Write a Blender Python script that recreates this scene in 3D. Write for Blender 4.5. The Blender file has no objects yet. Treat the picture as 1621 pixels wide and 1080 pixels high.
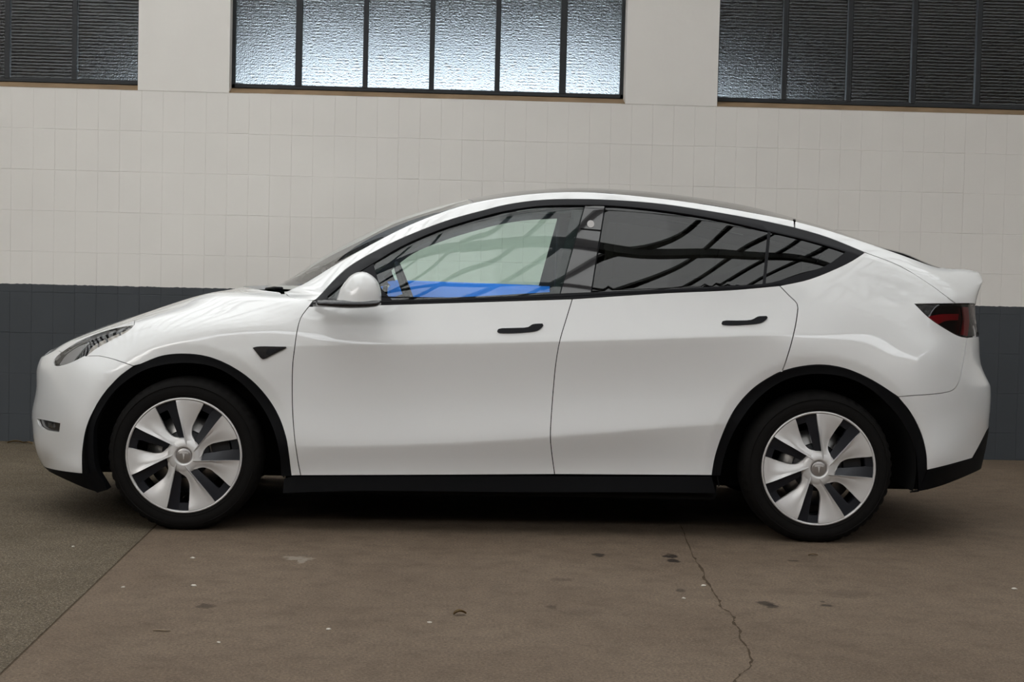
import bpy, bmesh, math, random
import numpy as np
from mathutils import Vector, Matrix
from mathutils.bvhtree import BVHTree
from mathutils.geometry import delaunay_2d_cdt

random.seed(7)
scene = bpy.context.scene
C = scene.collection
PI = math.pi

# ------------------------------------------------------------------ camera
W, H = 1621, 1080
FPX, PITCH, YAW, ROLL = 2728.19, 0.04821, 0.04397, 0.02396
CAM = Vector((-0.3310, -8.76, 1.2729))
dv = Vector((math.sin(YAW) * math.cos(PITCH), math.cos(YAW) * math.cos(PITCH), -math.sin(PITCH)))
rv = Vector((math.cos(YAW), -math.sin(YAW), 0))
uv = rv.cross(dv)
cr, sr = math.cos(ROLL), math.sin(ROLL)
cam_data = bpy.data.cameras.new('camera')
cam_data.sensor_fit = 'HORIZONTAL'
cam_data.sensor_width = 36.0
cam_data.lens = FPX * 36.0 / W
cam_data.clip_end = 300
cam = bpy.data.objects.new('camera', cam_data)
C.objects.link(cam)
right = rv * cr + uv * sr
up = -rv * sr + uv * cr
m = Matrix((right, up, -dv)).transposed().to_4x4()
m.translation = CAM
cam.matrix_world = m
scene.camera = cam

# ------------------------------------------------------------------ world, sun, lights, exposure
scene.view_settings.view_transform = 'Standard'
scene.view_settings.look = 'None'
scene.view_settings.gamma = 1.0
scene.view_settings.use_curve_mapping = False
scene.view_settings.exposure = 0.40
world = bpy.data.worlds.new('overcast_sky')
scene.world = world
world.use_nodes = True
wn = world.node_tree.nodes
wl = world.node_tree.links
wn.clear()
w_out = wn.new('ShaderNodeOutputWorld')
w_bg = wn.new('ShaderNodeBackground')
w_tc = wn.new('ShaderNodeTexCoord')
w_sep = wn.new('ShaderNodeSeparateXYZ')
w_ramp = wn.new('ShaderNodeValToRGB')
w_ramp.color_ramp.elements[0].position = 0.0
w_ramp.color_ramp.elements[0].color = (0.95, 0.97, 1.0, 1)
w_ramp.color_ramp.elements[1].position = 0.7
w_ramp.color_ramp.elements[1].color = (0.90, 0.95, 1.0, 1)
wl.new(w_tc.outputs['Generated'], w_sep.inputs[0])
wl.new(w_sep.outputs['Z'], w_ramp.inputs[0])
wl.new(w_ramp.outputs[0], w_bg.inputs['Color'])
w_bg.inputs['Strength'].default_value = 3.6
wl.new(w_bg.outputs[0], w_out.inputs['Surface'])


def area_light(name, loc, target, sx, sy, power, col):
    l = bpy.data.lights.new(name, 'AREA')
    l.shape = 'RECTANGLE'
    l.size, l.size_y = sx, sy
    l.energy = power
    l.color = col
    o = bpy.data.objects.new(name, l)
    C.objects.link(o)
    o.location = loc
    o.rotation_euler = (Vector(target) - Vector(loc)).to_track_quat('-Z', 'Y').to_euler()
    return o


LIGHTS = [
    area_light('fill_front_left', (-7.5, -9.5, 5.2), (-0.5, 0.5, 0.9), 5.0, 3.0, 190, (1.0, 0.95, 0.88)),  # added fill lamp for the nose and left wall, no visible source
]


# ------------------------------------------------------------------ materials
def new_mat(name):
    mt = bpy.data.materials.new(name)
    mt.use_nodes = True
    return mt, mt.node_tree.nodes, mt.node_tree.links, mt.node_tree.nodes['Principled BSDF']


def simple(name, col, rough=0.5, metal=0.0, coat=0.0, spec=0.5, noise=0.0, nscale=40.0, bump=0.0, coat_rough=0.03):
    mt, n, l, b = new_mat(name)
    b.inputs['Base Color'].default_value = (*col, 1)
    b.inputs['Roughness'].default_value = rough
    b.inputs['Metallic'].default_value = metal
    b.inputs['Coat Weight'].default_value = coat
    b.inputs['Coat Roughness'].default_value = coat_rough
    b.inputs['Specular IOR Level'].default_value = spec
    if noise or bump:
        tc = n.new('ShaderNodeTexCoord')
        nz = n.new('ShaderNodeTexNoise')
        nz.inputs['Scale'].default_value = nscale
        nz.inputs['Detail'].default_value = 6
        l.new(tc.outputs['Object'], nz.inputs['Vector'])
        if noise:
            mx = n.new('ShaderNodeMixRGB')
            mx.inputs[1].default_value = (*[c * (1 - noise) for c in col], 1)
            mx.inputs[2].default_value = (*[min(1, c * (1 + noise)) for c in col], 1)
            l.new(nz.outputs['Fac'], mx.inputs[0])
            l.new(mx.outputs[0], b.inputs['Base Color'])
        if bump:
            bp = n.new('ShaderNodeBump')
            bp.inputs['Strength'].default_value = bump
            bp.inputs['Distance'].default_value = 0.002
            l.new(nz.outputs['Fac'], bp.inputs['Height'])
            l.new(bp.outputs[0], b.inputs['Normal'])
    return mt


def thin_glass(name, tint, refl=1.0, rough=0.0, ior=1.6):
    mt = bpy.data.materials.new(name)
    mt.use_nodes = True
    n, l = mt.node_tree.nodes, mt.node_tree.links
    n.clear()
    out = n.new('ShaderNodeOutputMaterial')
    mix = n.new('ShaderNodeMixShader')
    tr = n.new('ShaderNodeBsdfTransparent')
    tr.inputs[0].default_value = (*tint, 1)
    gl = n.new('ShaderNodeBsdfGlossy')
    gl.inputs['Roughness'].default_value = rough
    gl.inputs['Color'].default_value = (refl, refl, refl, 1)
    fr = n.new('ShaderNodeFresnel')
    fr.inputs['IOR'].default_value = ior
    l.new(fr.outputs[0], mix.inputs[0])
    l.new(tr.outputs[0], mix.inputs[1])
    l.new(gl.outputs[0], mix.inputs[2])
    l.new(mix.outputs[0], out.inputs['Surface'])
    return mt


M = {}
M['paint'] = simple('white_car_paint', (0.77, 0.77, 0.765), 0.35, coat=1.0, spec=0.4)
M['trim'] = simple('satin_black_trim', (0.010, 0.010, 0.012), 0.45, spec=0.14)
M['clad'] = simple('black_plastic_cladding', (0.004, 0.0042, 0.0050), 0.6, spec=0.12, bump=0.15, nscale=600)
M['gloss_black'] = simple('gloss_black_plastic', (0.010, 0.010, 0.012), 0.08, coat=0.6)
M['void'] = simple('dark_underbody', (0.008, 0.008, 0.008), 0.9, spec=0.1)
M['pillar'] = simple('gloss_black_pillar', (0.022, 0.021, 0.022), 0.05, coat=1.0, coat_rough=0.0)
M['glass'] = thin_glass('clear_car_glass', (0.80, 0.93, 0.88), 1.0)
M['privacy'] = thin_glass('privacy_glass', (0.10, 0.105, 0.10), 1.0)
M['windscreen'] = thin_glass('windscreen_glass', (0.90, 0.94, 0.91), 1.0, ior=1.7)
M['roofglass'] = thin_glass('roof_glass', (0.30, 0.31, 0.31), 1.0)
M['rubber'] = simple('tyre_rubber', (0.0065, 0.0058, 0.0054), 0.8, spec=0.12, noise=0.25, nscale=25, bump=0.1)
M['silver'] = simple('silver_wheel_paint', (0.66, 0.645, 0.635), 0.40, metal=0.35, coat=0.2)
M['insert'] = simple('dark_wheel_insert', (0.012, 0.013, 0.017), 0.25, spec=0.3)
M['barrel'] = simple('dark_rim_barrel', (0.02, 0.02, 0.022), 0.4, metal=0.4)
M['disc'] = simple('brake_disc_steel', (0.28, 0.27, 0.26), 0.35, metal=1.0)
M['chrome'] = simple('lamp_chrome', (0.75, 0.73, 0.70), 0.12, metal=1.0)
M['cream'] = simple('pale_lamp_plastic', (0.66, 0.61, 0.54), 0.3)
M['pale_liner'] = simple('pale_headliner', (0.62, 0.61, 0.58), 0.85)
M['lens'] = thin_glass('headlamp_lens', (0.93, 0.94, 0.95), 1.0)
M['red'] = simple('red_lamp_plastic', (0.50, 0.02, 0.03), 0.15, coat=0.7)
M['lampdark'] = simple('dark_lamp_plastic', (0.020, 0.017, 0.017), 0.2, coat=0.3)
M['smoke'] = thin_glass('smoked_lamp_lens', (0.80, 0.76, 0.76), 0.6)
M['clearlamp'] = simple('clear_lamp_plastic', (0.42, 0.38, 0.38), 0.12, coat=0.8)
M['seat'] = simple('black_seat_upholstery', (0.018, 0.018, 0.019), 0.55, bump=0.1)
M['cabin'] = simple('dark_cabin_plastic', (0.020, 0.020, 0.022), 0.6)
M['liner'] = simple('dark_headliner', (0.035, 0.038, 0.042), 0.8)
M['blue'] = simple('blue_protective_film', (0.03, 0.26, 1.0), 0.6, coat=0.0)
M['dot'] = simple('pale_sticker', (0.45, 0.43, 0.42), 0.5)
M['emblem'] = simple('brushed_emblem', (0.42, 0.40, 0.39), 0.30, metal=0.8)


# ------------------------------------------------------------------ object helpers
def link_mesh(name, me, mat, parent=None, **props):
    o = bpy.data.objects.new(name, me)
    C.objects.link(o)
    if mat is not None and not me.materials:
        me.materials.append(mat)
    if parent is not None:
        o.parent = parent
    for k, v in props.items():
        o[k] = v
    return o


def bm_obj(name, bm, mat, parent=None, smooth=False, **props):
    me = bpy.data.meshes.new(name)
    bm.normal_update()
    bm.to_mesh(me)
    bm.free()
    if smooth:
        me.polygons.foreach_set('use_smooth', [True] * len(me.polygons))
    return link_mesh(name, me, mat, parent, **props)


def add_box(bm, lo, hi, bevel=0.0, seg=2):
    lo, hi = Vector(lo), Vector(hi)
    r = bmesh.ops.create_cube(bm, size=1.0)
    vs = r['verts']
    for v in vs:
        v.co = Vector([(lo[i] + hi[i]) / 2 + v.co[i] * (hi[i] - lo[i]) for i in range(3)])
    if bevel:
        es = list({e for v in vs for e in v.link_edges})
        bmesh.ops.bevel(bm, geom=es, offset=bevel, segments=seg, affect='EDGES', profile=0.5)
    return vs


def add_tube(bm, pts, rad, n=10, closed=False):
    pts = [Vector(p) for p in pts]
    rings = []
    N = len(pts)
    prev = None
    for i, p in enumerate(pts):
        a = pts[(i - 1) % N] if (closed or i > 0) else p
        b = pts[(i + 1) % N] if (closed or i < N - 1) else p
        tg = (b - a).normalized()
        ref = prev if prev is not None else (Vector((0, 0, 1)) if abs(tg.z) < 0.9 else Vector((0, 1, 0)))
        x = (ref - tg * ref.dot(tg)).normalized()
        prev = x
        y = tg.cross(x)
        rr = rad[i] if isinstance(rad, (list, tuple)) else rad
        rings.append([bm.verts.new(p + (x * math.cos(2 * PI * k / n) + y * math.sin(2 * PI * k / n)) * rr) for k in range(n)])
    for i in range(N if closed else N - 1):
        A, B = rings[i], rings[(i + 1) % N]
        for k in range(n):
            bm.faces.new((A[k], A[(k + 1) % n], B[(k + 1) % n], B[k]))
    if not closed:
        bm.faces.new(list(reversed(rings[0])))
        bm.faces.new(rings[-1])


def empty(name, loc=(0, 0, 0), rotz=0.0, **props):
    o = bpy.data.objects.new(name, None)
    C.objects.link(o)
    o.location = loc
    o.rotation_euler = (0, 0, rotz)
    o.empty_display_size = 0.2
    for k, v in props.items():
        o[k] = v
    return o


# ------------------------------------------------------------------ pixel rays
def ray(px, py):
    x, y = px - W / 2, py - H / 2
    a, b = x * cr + y * sr, -x * sr + y * cr
    return rv * (a / FPX) - uv * (b / FPX) + dv


def on_floor(px, py, z=0.0):
    D = ray(px, py)
    t = (z - CAM.z) / D.z
    return CAM + D * t


def on_wall(px, py, Y):
    D = ray(px, py)
    return CAM + D * ((Y - CAM.y) / D.y)


CARYAW = -0.016965
RC = Matrix.Rotation(-CARYAW, 3, 'Z')
LOC_CAM = RC @ CAM


def lray(px, py):
    return RC @ ray(px, py)


def Lp(px, py, w):
    """point on the pixel ray at half-width w on the near side of the car (car coordinates)"""
    D = lray(px, py)
    t = (-w - LOC_CAM.y) / D.y
    return LOC_CAM + D * t

# ------------------------------------------------------------------ setting: floor, wall, windows
WY = 2.5626
Z_SILL, ROWP, Z_DADO = 2.300, 0.2649, 1.0284
COLP = 0.1387


def wall_mat(name, with_grain=True):
    mt, n, l, b = new_mat(name)
    tc = n.new('ShaderNodeNewGeometry')
    sp = n.new('ShaderNodeSeparateXYZ')
    l.new(tc.outputs['Position'], sp.inputs[0])
    nz = n.new('ShaderNodeTexNoise'); nz.inputs['Scale'].default_value = 3.0; nz.inputs['Detail'].default_value = 5
    l.new(tc.outputs['Position'], nz.inputs['Vector'])
    rag = n.new('ShaderNodeTexNoise'); rag.inputs['Scale'].default_value = 30.0
    l.new(tc.outputs['Position'], rag.inputs['Vector'])
    ad = n.new('ShaderNodeMath'); ad.operation = 'MULTIPLY_ADD'
    l.new(rag.outputs['Fac'], ad.inputs[0]); ad.inputs[1].default_value = .012
    l.new(sp.outputs['Z'], ad.inputs[2])
    gt_ = n.new('ShaderNodeMath'); gt_.operation = 'GREATER_THAN'; gt_.inputs[1].default_value = Z_DADO + .006
    l.new(ad.outputs[0], gt_.inputs[0])
    wh = n.new('ShaderNodeMixRGB'); wh.inputs[1].default_value = (.80, .77, .73, 1); wh.inputs[2].default_value = (.86, .828, .785, 1)
    gr = n.new('ShaderNodeMixRGB'); gr.inputs[1].default_value = (.053, .059, .066, 1); gr.inputs[2].default_value = (.069, .076, .085, 1)
    l.new(nz.outputs['Fac'], wh.inputs[0]); l.new(nz.outputs['Fac'], gr.inputs[0])
    mx = n.new('ShaderNodeMixRGB')
    l.new(gt_.outputs[0], mx.inputs[0]); l.new(gr.outputs[0], mx.inputs[1]); l.new(wh.outputs[0], mx.inputs[2])
    l.new(mx.outputs[0], b.inputs['Base Color'])
    b.inputs['Roughness'].default_value = .55
    b.inputs['Specular IOR Level'].default_value = .3
    fn = n.new('ShaderNodeTexNoise'); fn.inputs['Scale'].default_value = 9; fn.inputs['Detail'].default_value = 8
    l.new(tc.outputs['Position'], fn.inputs['Vector'])
    bp_ = n.new('ShaderNodeBump'); bp_.inputs['Strength'].default_value = .25; bp_.inputs['Distance'].default_value = .01
    l.new(fn.outputs['Fac'], bp_.inputs['Height']); l.new(bp_.outputs[0], b.inputs['Normal'])
    return mt


def floor_mat(name, asphalt):
    mt, n, l, b = new_mat(name)
    g = n.new('ShaderNodeNewGeometry')

    def noise(sc, det=6, rough=.6):
        z = n.new('ShaderNodeTexNoise'); z.inputs['Scale'].default_value = sc; z.inputs['Detail'].default_value = det; z.inputs['Roughness'].default_value = rough
        l.new(g.outputs['Position'], z.inputs['Vector']); return z

    def ramp(src, stops):
        r = n.new('ShaderNodeValToRGB')
        e = r.color_ramp.elements
        while len(e) < len(stops):
            e.new(.5)
        for q, (p_, c_) in zip(e, stops):
            q.position = p_; q.color = (*c_, 1)
        l.new(src, r.inputs[0]); return r
    big = noise(1.1, 5)
    if asphalt:
        base = ramp(big.outputs['Fac'], [(.3, (.080, .063, .041)), (.7, (.124, .099, .070))])
    else:
        base = ramp(big.outputs['Fac'], [(.28, (.110, .079, .055)), (.72, (.149, .111, .080))])
    fine = noise(95, 5, .8)
    mid = noise(9, 6, .7)
    mott = ramp(mid.outputs['Fac'], [(.30, (.72, .72, .71)), (.5, (1, 1, 1)), (.72, (1.16, 1.15, 1.13))])
    mm0 = n.new('ShaderNodeMixRGB'); mm0.blend_type = 'MULTIPLY'; mm0.inputs[0].default_value = .8
    l.new(base.outputs[0], mm0.inputs[1]); l.new(mott.outputs[0], mm0.inputs[2])
    base = mm0
    grain = ramp(fine.outputs['Fac'], [(.36, (.2, .2, .2)), (.64, (1.8, 1.78, 1.75))] if asphalt else [(.32, (.5, .5, .5)), (.68, (1.45, 1.44, 1.42))])
    mul = n.new('ShaderNodeMixRGB'); mul.blend_type = 'MULTIPLY'; mul.inputs[0].default_value = 1
    l.new(base.outputs[0], mul.inputs[1]); l.new(grain.outputs[0], mul.inputs[2])
    # pale aggregate showing where the surface is worn
    vo = n.new('ShaderNodeTexVoronoi'); vo.inputs['Scale'].default_value = 110
    l.new(g.outputs['Position'], vo.inputs['Vector'])
    lt = n.new('ShaderNodeMath'); lt.operation = 'LESS_THAN'; lt.inputs[1].default_value = .22 if asphalt else .13
    l.new(vo.outputs['Distance'], lt.inputs[0])
    worn = noise(.7, 4)
    wr = ramp(worn.outputs['Fac'], [(.35, (0, 0, 0)), (.65, (1, 1, 1))] if not asphalt else [(.2, (.3, .3, .3)), (.5, (1, 1, 1))])
    mm = n.new('ShaderNodeMath'); mm.operation = 'MULTIPLY'
    l.new(lt.outputs[0], mm.inputs[0]); l.new(wr.outputs[0], mm.inputs[1])
    m2 = n.new('ShaderNodeMath'); m2.operation = 'MULTIPLY'; m2.inputs[1].default_value = .65
    l.new(mm.outputs[0], m2.inputs[0])
    ag = n.new('ShaderNodeMixRGB'); ag.inputs[2].default_value = (.36, .31, .25, 1)
    l.new(m2.outputs[0], ag.inputs[0]); l.new(mul.outputs[0], ag.inputs[1])
    cur = ag.outputs[0]
    # spilt oil and a pale smear
    if not asphalt:
        wob = noise(26, 6, .65)
        for px, py, wx, wy, dark in ((948, 879, 11, 3, .85), (1062, 881, 13, 4, .95), (1066, 888, 12, 3.5, .95), (1077, 935, 8, 3, .6), (1212, 956, 16, 4, .75), (1222, 960, 12, 4, .7), (1308, 959, 10, 2.6, .75), (1302, 953, 5, 1.6, .6), (872, 961, 11, 3.5, .5),
                                     (1256, 888, 9, 2, .6), (325, 960, 17, 5, .6), (890, 918, 22, 3, .3), (470, 884, 26, 3.5, -.5), (478, 888, 9, 4, -.5), (1340, 940, 50, 8, .22), (925, 970, 40, 6, .18)):
            c0 = on_floor(px, py)
            rx = abs(on_floor(px + wx, py).x - c0.x); ry = abs(on_floor(px, py + wy).y - c0.y)
            mp = n.new('ShaderNodeMapping')
            mp.inputs['Location'].default_value = (-c0.x / rx, -c0.y / ry, 0)
            mp.inputs['Scale'].default_value = (1 / rx, 1 / ry, 0)
            l.new(g.outputs['Position'], mp.inputs['Vector'])
            ln_ = n.new('ShaderNodeVectorMath'); ln_.operation = 'LENGTH'
            l.new(mp.outputs[0], ln_.inputs[0])
            a = n.new('ShaderNodeMath'); a.operation = 'MULTIPLY_ADD'; a.inputs[1].default_value = 2.4
            l.new(wob.outputs['Fac'], a.inputs[0]); l.new(ln_.outputs['Value'], a.inputs[2])
            r = ramp(a.outputs[0], [(.0, (1, 1, 1)), (1.0, (0, 0, 0))])
            mr = n.new('ShaderNodeMapRange'); mr.inputs['From Min'].default_value = 1.85; mr.inputs['From Max'].default_value = 2.15
            mr.inputs['To Min'].default_value = abs(dark); mr.inputs['To Max'].default_value = 0
            l.new(a.outputs[0], mr.inputs['Value'])
            n.remove(r)
            mx = n.new('ShaderNodeMixRGB')
            mx.inputs[2].default_value = (.014, .009, .006, 1) if dark > 0 else (.30, .265, .22, 1)
            l.new(mr.outputs[0], mx.inputs[0]); l.new(cur, mx.inputs[1])
            cur = mx.outputs[0]
    l.new(cur, b.inputs['Base Color'])
    b.inputs['Roughness'].default_value = .85
    b.inputs['Specular IOR Level'].default_value = .2
    bp_ = n.new('ShaderNodeBump'); bp_.inputs['Strength'].default_value = .6 if asphalt else .3; bp_.inputs['Distance'].default_value = .006
    l.new(fine.outputs['Fac'], bp_.inputs['Height']); l.new(bp_.outputs[0], b.inputs['Normal'])
    return mt


M['wall'] = wall_mat('painted_block_wall')
M['floor'] = floor_mat('brown_concrete', False)
M['asphalt'] = floor_mat('worn_asphalt', True)
M['dirt'] = simple('dark_joint_dirt', (.060, .043, .028), .95, spec=.1, noise=.5, nscale=30)
M['steel'] = simple('painted_window_steel', (.026, .029, .033), .5, spec=.4, noise=.2, nscale=12)
M['sill'] = simple('weathered_sill', (.235, .160, .095), .8, spec=.2, noise=.45, nscale=6)
M['dark_room'] = simple('dark_back_room', (.02, .02, .02), .9)
M['grey_room'] = simple('grey_back_room', (.16, .165, .17), .9)
M['rafter'] = simple('dark_roof_steel', (.05, .05, .045), .6)
M['leaf'] = simple('dry_leaf', (.19, .125, .055), .8, noise=.4, nscale=60)
M['chip'] = simple('pale_stone_chip', (.46, .42, .36), .8, noise=.2, nscale=80)
M['twig'] = simple('dry_twig', (.20, .15, .10), .8)

X0, X1 = -9.0, 11.0
JX = -1.604
bm = bmesh.new(); add_box(bm, (JX + .004, -16, -.20), (X1, WY + .02, 0))
fl = bm_obj('floor', bm, M['floor'], kind='structure')
bm = bmesh.new(); add_box(bm, (X0, -16, -.20), (JX - .004, WY + .02, 0))
fa = bm_obj('floor_slab', bm, M['asphalt'], fl, label='rough worn asphalt slab')
bm = bmesh.new(); add_box(bm, (JX - .004, -16, -.20), (JX + .004, WY, -.0015))
bm_obj('floor_joint', bm, M['dirt'], fl)
# the crack wandering towards the camera: a jagged dirt-filled line
rnd = random.Random(3)
cpx = [(1078, 832), (1085, 850), (1098, 882), (1104, 892), (1112, 903), (1116, 918), (1124, 928), (1128, 938), (1140, 952), (1141, 962), (1156, 970), (1163, 980), (1160, 986), (1171, 997), (1170, 1008), (1180, 1022), (1185, 1031), (1190, 1046), (1187, 1058), (1172, 1068), (1162, 1080), (1150, 1100)]
bm = bmesh.new()
pv = None
for i in range(len(cpx) - 1):
    for k in range(4):
        f = k / 4
        p = on_floor(cpx[i][0] * (1 - f) + cpx[i + 1][0] * f + rnd.uniform(-1.5, 1.5), cpx[i][1] * (1 - f) + cpx[i + 1][1] * f)
        w_ = rnd.choice((.0014, .0025, .004, .0065)) * (0.5 if i < 2 else 1)
        a = bm.verts.new((p.x - w_, p.y, .0008)); b = bm.verts.new((p.x + w_, p.y + .002, .0008))
        if pv:
            bm.faces.new((pv[0], pv[1], b, a))
        pv = (a, b)
bm_obj('floor_crack', bm, M['dirt'], fl)

# wall with three window openings
OPEN = [(-3.167, -0.0, 0, 0)]


def wx(px, py):
    return on_wall(px, py, WY).x


WX = [(wx(218, 141) - 3.02, wx(218, 141)), (wx(362.5, 147), wx(989.5, 165)), (wx(1135, 170), wx(1135, 170) + 2.62)]
Z_HEAD = 3.55
Z_TOP = 4.6
REV = .14
T_W = .24
bm = bmesh.new()
BACK = WY + .004
add_box(bm, (X0, BACK, 0), (X1, WY + T_W, Z_SILL - .004))                       # below the sills, behind the blocks
xs = [X0] + [v for w in WX for v in w] + [X1]
for k in range(0, len(xs), 2):
    add_box(bm, (xs[k], WY, Z_SILL), (xs[k + 1], WY + T_W, Z_HEAD))             # piers
add_box(bm, (X0, WY, Z_HEAD), (X1, WY + T_W, Z_TOP))                            # above the windows
wall = bm_obj('wall_back', bm, M['wall'], kind='structure')

# blocks
me_blk = None
jx0 = wx(698, 225)
K0, K1 = int((X0 - jx0) / COLP), int((X1 - jx0) / COLP)
nrow = int(Z_SILL / ROWP) + 1
body_vis = lambda px, py: (py > np.interp(px, [0, 60, 61, 160, 284, 409, 500, 622, 741, 849, 973, 1121, 1257, 1373, 1499, 1556, 1568, 1569], [9e9, 9e9, 572, 518, 480, 452, 413, 349, 315, 300, 299, 314, 345, 383, 426, 440, 610, 9e9]))


def to_px(p):
    v = Vector(p) - CAM
    a, b, c_ = v.dot(rv), v.dot(uv), v.dot(dv)
    xx, yy = FPX * a / c_, -FPX * b / c_
    return (W / 2 + xx * cr - yy * sr, H / 2 + xx * sr + yy * cr)


def block_faces(bv, x0, x1, z0, z1, y, gx, gz, d=.0019):
    q = [bv.verts.new(p) for p in ((x0, y, z0), (x1, y, z0), (x1, y, z1), (x0, y, z1),
                                   (x0 + gx, y - d, z0 + gz), (x1 - gx, y - d, z0 + gz), (x1 - gx, y - d, z1 - gz), (x0 + gx, y - d, z1 - gz))]
    bv.faces.new((q[4], q[5], q[6], q[7]))
    for k in range(4):
        bv.faces.new((q[k], q[(k + 1) % 4], q[4 + (k + 1) % 4], q[4 + k]))


GAPS = [(.0007, .0022), (.0014, .0030), (.0004, .0016), (.0018, .0034), (.0009, .0012)]


def block_mesh(h, gx, gz):
    b_ = bmesh.new()
    block_faces(b_, 0, COLP, 0, h, 0, gx, gz)
    me = bpy.data.meshes.new('block')
    b_.normal_update(); b_.to_mesh(me); b_.free()
    me.materials.append(M['wall'])
    return me


blk_full = [block_mesh(ROWP, *g_) for g_ in GAPS]
zs = []
z = Z_SILL
while z > 0:
    zs.append((max(z - ROWP, 0.0), z)); z -= ROWP
blk_low = [block_mesh(zs[-1][1] - zs[-1][0], *g_) for g_ in GAPS]
single, rest = [], bmesh.new()
for r_, (za, zb) in enumerate(zs):
    for k in range(K0, K1):
        x = jx0 + k * COLP
        vis = False
        for fx, fz in ((.15, .15), (.85, .85), (.15, .85), (.85, .15)):
            px, py = to_px((x + COLP * fx, WY, za + (zb - za) * fz))
            if -2 < px < W + 2 and not body_vis(px, py) and py < 735:
                vis = True
        prd = rnd.uniform(0, .0009) if r_ < 99 else 0
        if vis and len(single) < 300:
            o = bpy.data.objects.new('block', rnd.choice(blk_full if zb - za > ROWP - .001 else blk_low))
            o.location = (x, BACK - prd, za)
            o.parent = wall
            C.objects.link(o)
            single.append(o)
        else:
            block_faces(rest, x, x + COLP, za, zb, BACK - prd, *rnd.choice(GAPS))
print('blocks', len(single))
bm_obj('block', rest, M['wall'], wall, kind='stuff')

# windows
def glass_mat(name, col=(.86, .93, .97)):
    mt, n, l, b = new_mat(name)
    b.inputs['Base Color'].default_value = (*col, 1)
    b.inputs['Roughness'].default_value = .13
    b.inputs['Transmission Weight'].default_value = 1.0
    b.inputs['Specular IOR Level'].default_value = .2
    b.inputs['IOR'].default_value = 1.5
    g = n.new('ShaderNodeNewGeometry')
    mp = n.new('ShaderNodeMapping'); mp.inputs['Scale'].default_value = (1, 1, 1)
    l.new(g.outputs['Position'], mp.inputs['Vector'])
    wz = n.new('ShaderNodeTexWave'); wz.bands_direction = 'Z'; wz.inputs['Scale'].default_value = 15; wz.inputs['Distortion'].default_value = 1.6; wz.inputs['Detail'].default_value = 2; wz.inputs['Detail Scale'].default_value = 3
    wxn = n.new('ShaderNodeTexWave'); wxn.bands_direction = 'X'; wxn.inputs['Scale'].default_value = 24; wxn.inputs['Distortion'].default_value = 1.2; wxn.inputs['Detail'].default_value = 2; wxn.inputs['Detail Scale'].default_value = 3
    nz = n.new('ShaderNodeTexNoise'); nz.inputs['Scale'].default_value = 170; nz.inputs['Detail'].default_value = 2
    for q in (wz, wxn, nz):
        l.new(mp.outputs[0], q.inputs['Vector'])
    a = n.new('ShaderNodeMath'); a.operation = 'MULTIPLY_ADD'; a.inputs[1].default_value = .3
    l.new(wxn.outputs['Fac'], a.inputs[0]); l.new(wz.outputs['Fac'], a.inputs[2])
    a2 = n.new('ShaderNodeMath'); a2.operation = 'MULTIPLY_ADD'; a2.inputs[1].default_value = .75
    l.new(nz.outputs['Fac'], a2.inputs[0]); l.new(a.outputs[0], a2.inputs[2])
    bp_ = n.new('ShaderNodeBump'); bp_.inputs['Strength'].default_value = 1.0; bp_.inputs['Distance'].default_value = .0021
    l.new(a2.outputs[0], bp_.inputs['Height']); l.new(bp_.outputs[0], b.inputs['Normal'])
    return mt


M['textured_glass'] = glass_mat('hammered_window_glass')
FY = WY + REV                       # plane of the frames
ZF = Z_SILL + .045


def wxf(px, py):
    return on_wall(px, py, FY).x


MULL = [[wxf(118, 128) - .4345 * k for k in range(6, -1, -1)], [wxf(q, 150) for q in (472, 577.5, 682.5, 786.5, 890)], [wxf(1240, 165) + .4345 * k for k in range(6)]]
for wi in range(3):
    xa, xb = WX[wi]
    fr = empty('window_%d' % (wi + 1), (xa, FY, Z_SILL), kind='structure')
    fr['label'] = ['dark steel window of dim textured panes at the left edge', 'bright steel window of six textured panes above the car', 'dark steel window of dim panes at the upper right'][wi]
    inv = Matrix.Translation((-xa, -FY, -Z_SILL))

    def put(name, bm_, mat, **k):
        bmesh.ops.transform(bm_, matrix=inv, verts=bm_.verts)
        return bm_obj(name, bm_, mat, fr, **k)
    # sloping sill
    b_ = bmesh.new()
    q = [b_.verts.new(p) for p in ((xa, WY + .001, Z_SILL), (xb, WY + .001, Z_SILL), (xb, FY + .02, ZF + .006), (xa, FY + .02, ZF + .006), (xa, FY + .02, Z_SILL), (xb, FY + .02, Z_SILL))]
    b_.faces.new((q[0], q[1], q[2], q[3])); b_.faces.new((q[0], q[3], q[4])); b_.faces.new((q[1], q[5], q[2]))
    put('window_sill', b_, M['sill'])
    b_ = bmesh.new()
    fw = .024
    add_box(b_, (xa, FY - .012, ZF), (xb, FY + .03, ZF + .028), .003, 1)
    add_box(b_, (xa, FY - .012, Z_HEAD - .03), (xb, FY + .03, Z_HEAD), .003, 1)
    add_box(b_, (xa, FY - .012, ZF), (xa + fw, FY + .03, Z_HEAD), .003, 1)
    add_box(b_, (xb - fw, FY - .012, ZF), (xb, FY + .03, Z_HEAD), .003, 1)
    put('window_frame', b_, M['steel'])
    ms = [x for x in MULL[wi] if xa + .06 < x < xb - .06]
    for kx, x in enumerate(ms):
        b_ = bmesh.new()
        hw = .022 if (wi == 1 and kx in (0, 4)) else .0165
        add_box(b_, (x - hw, FY - .015, ZF + .02), (x + hw, FY + .03, Z_HEAD - .02), .003, 1)
        put('mullion', b_, M['steel'])
    edges = [xa + fw] + ms + [xb - fw]
    for k in range(len(edges) - 1):
        b_ = bmesh.new()
        add_box(b_, (edges[k], FY + .006, ZF + .02), (edges[k + 1], FY + .012, Z_HEAD - .02))
        put('pane', b_, M['textured_glass'])
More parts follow.
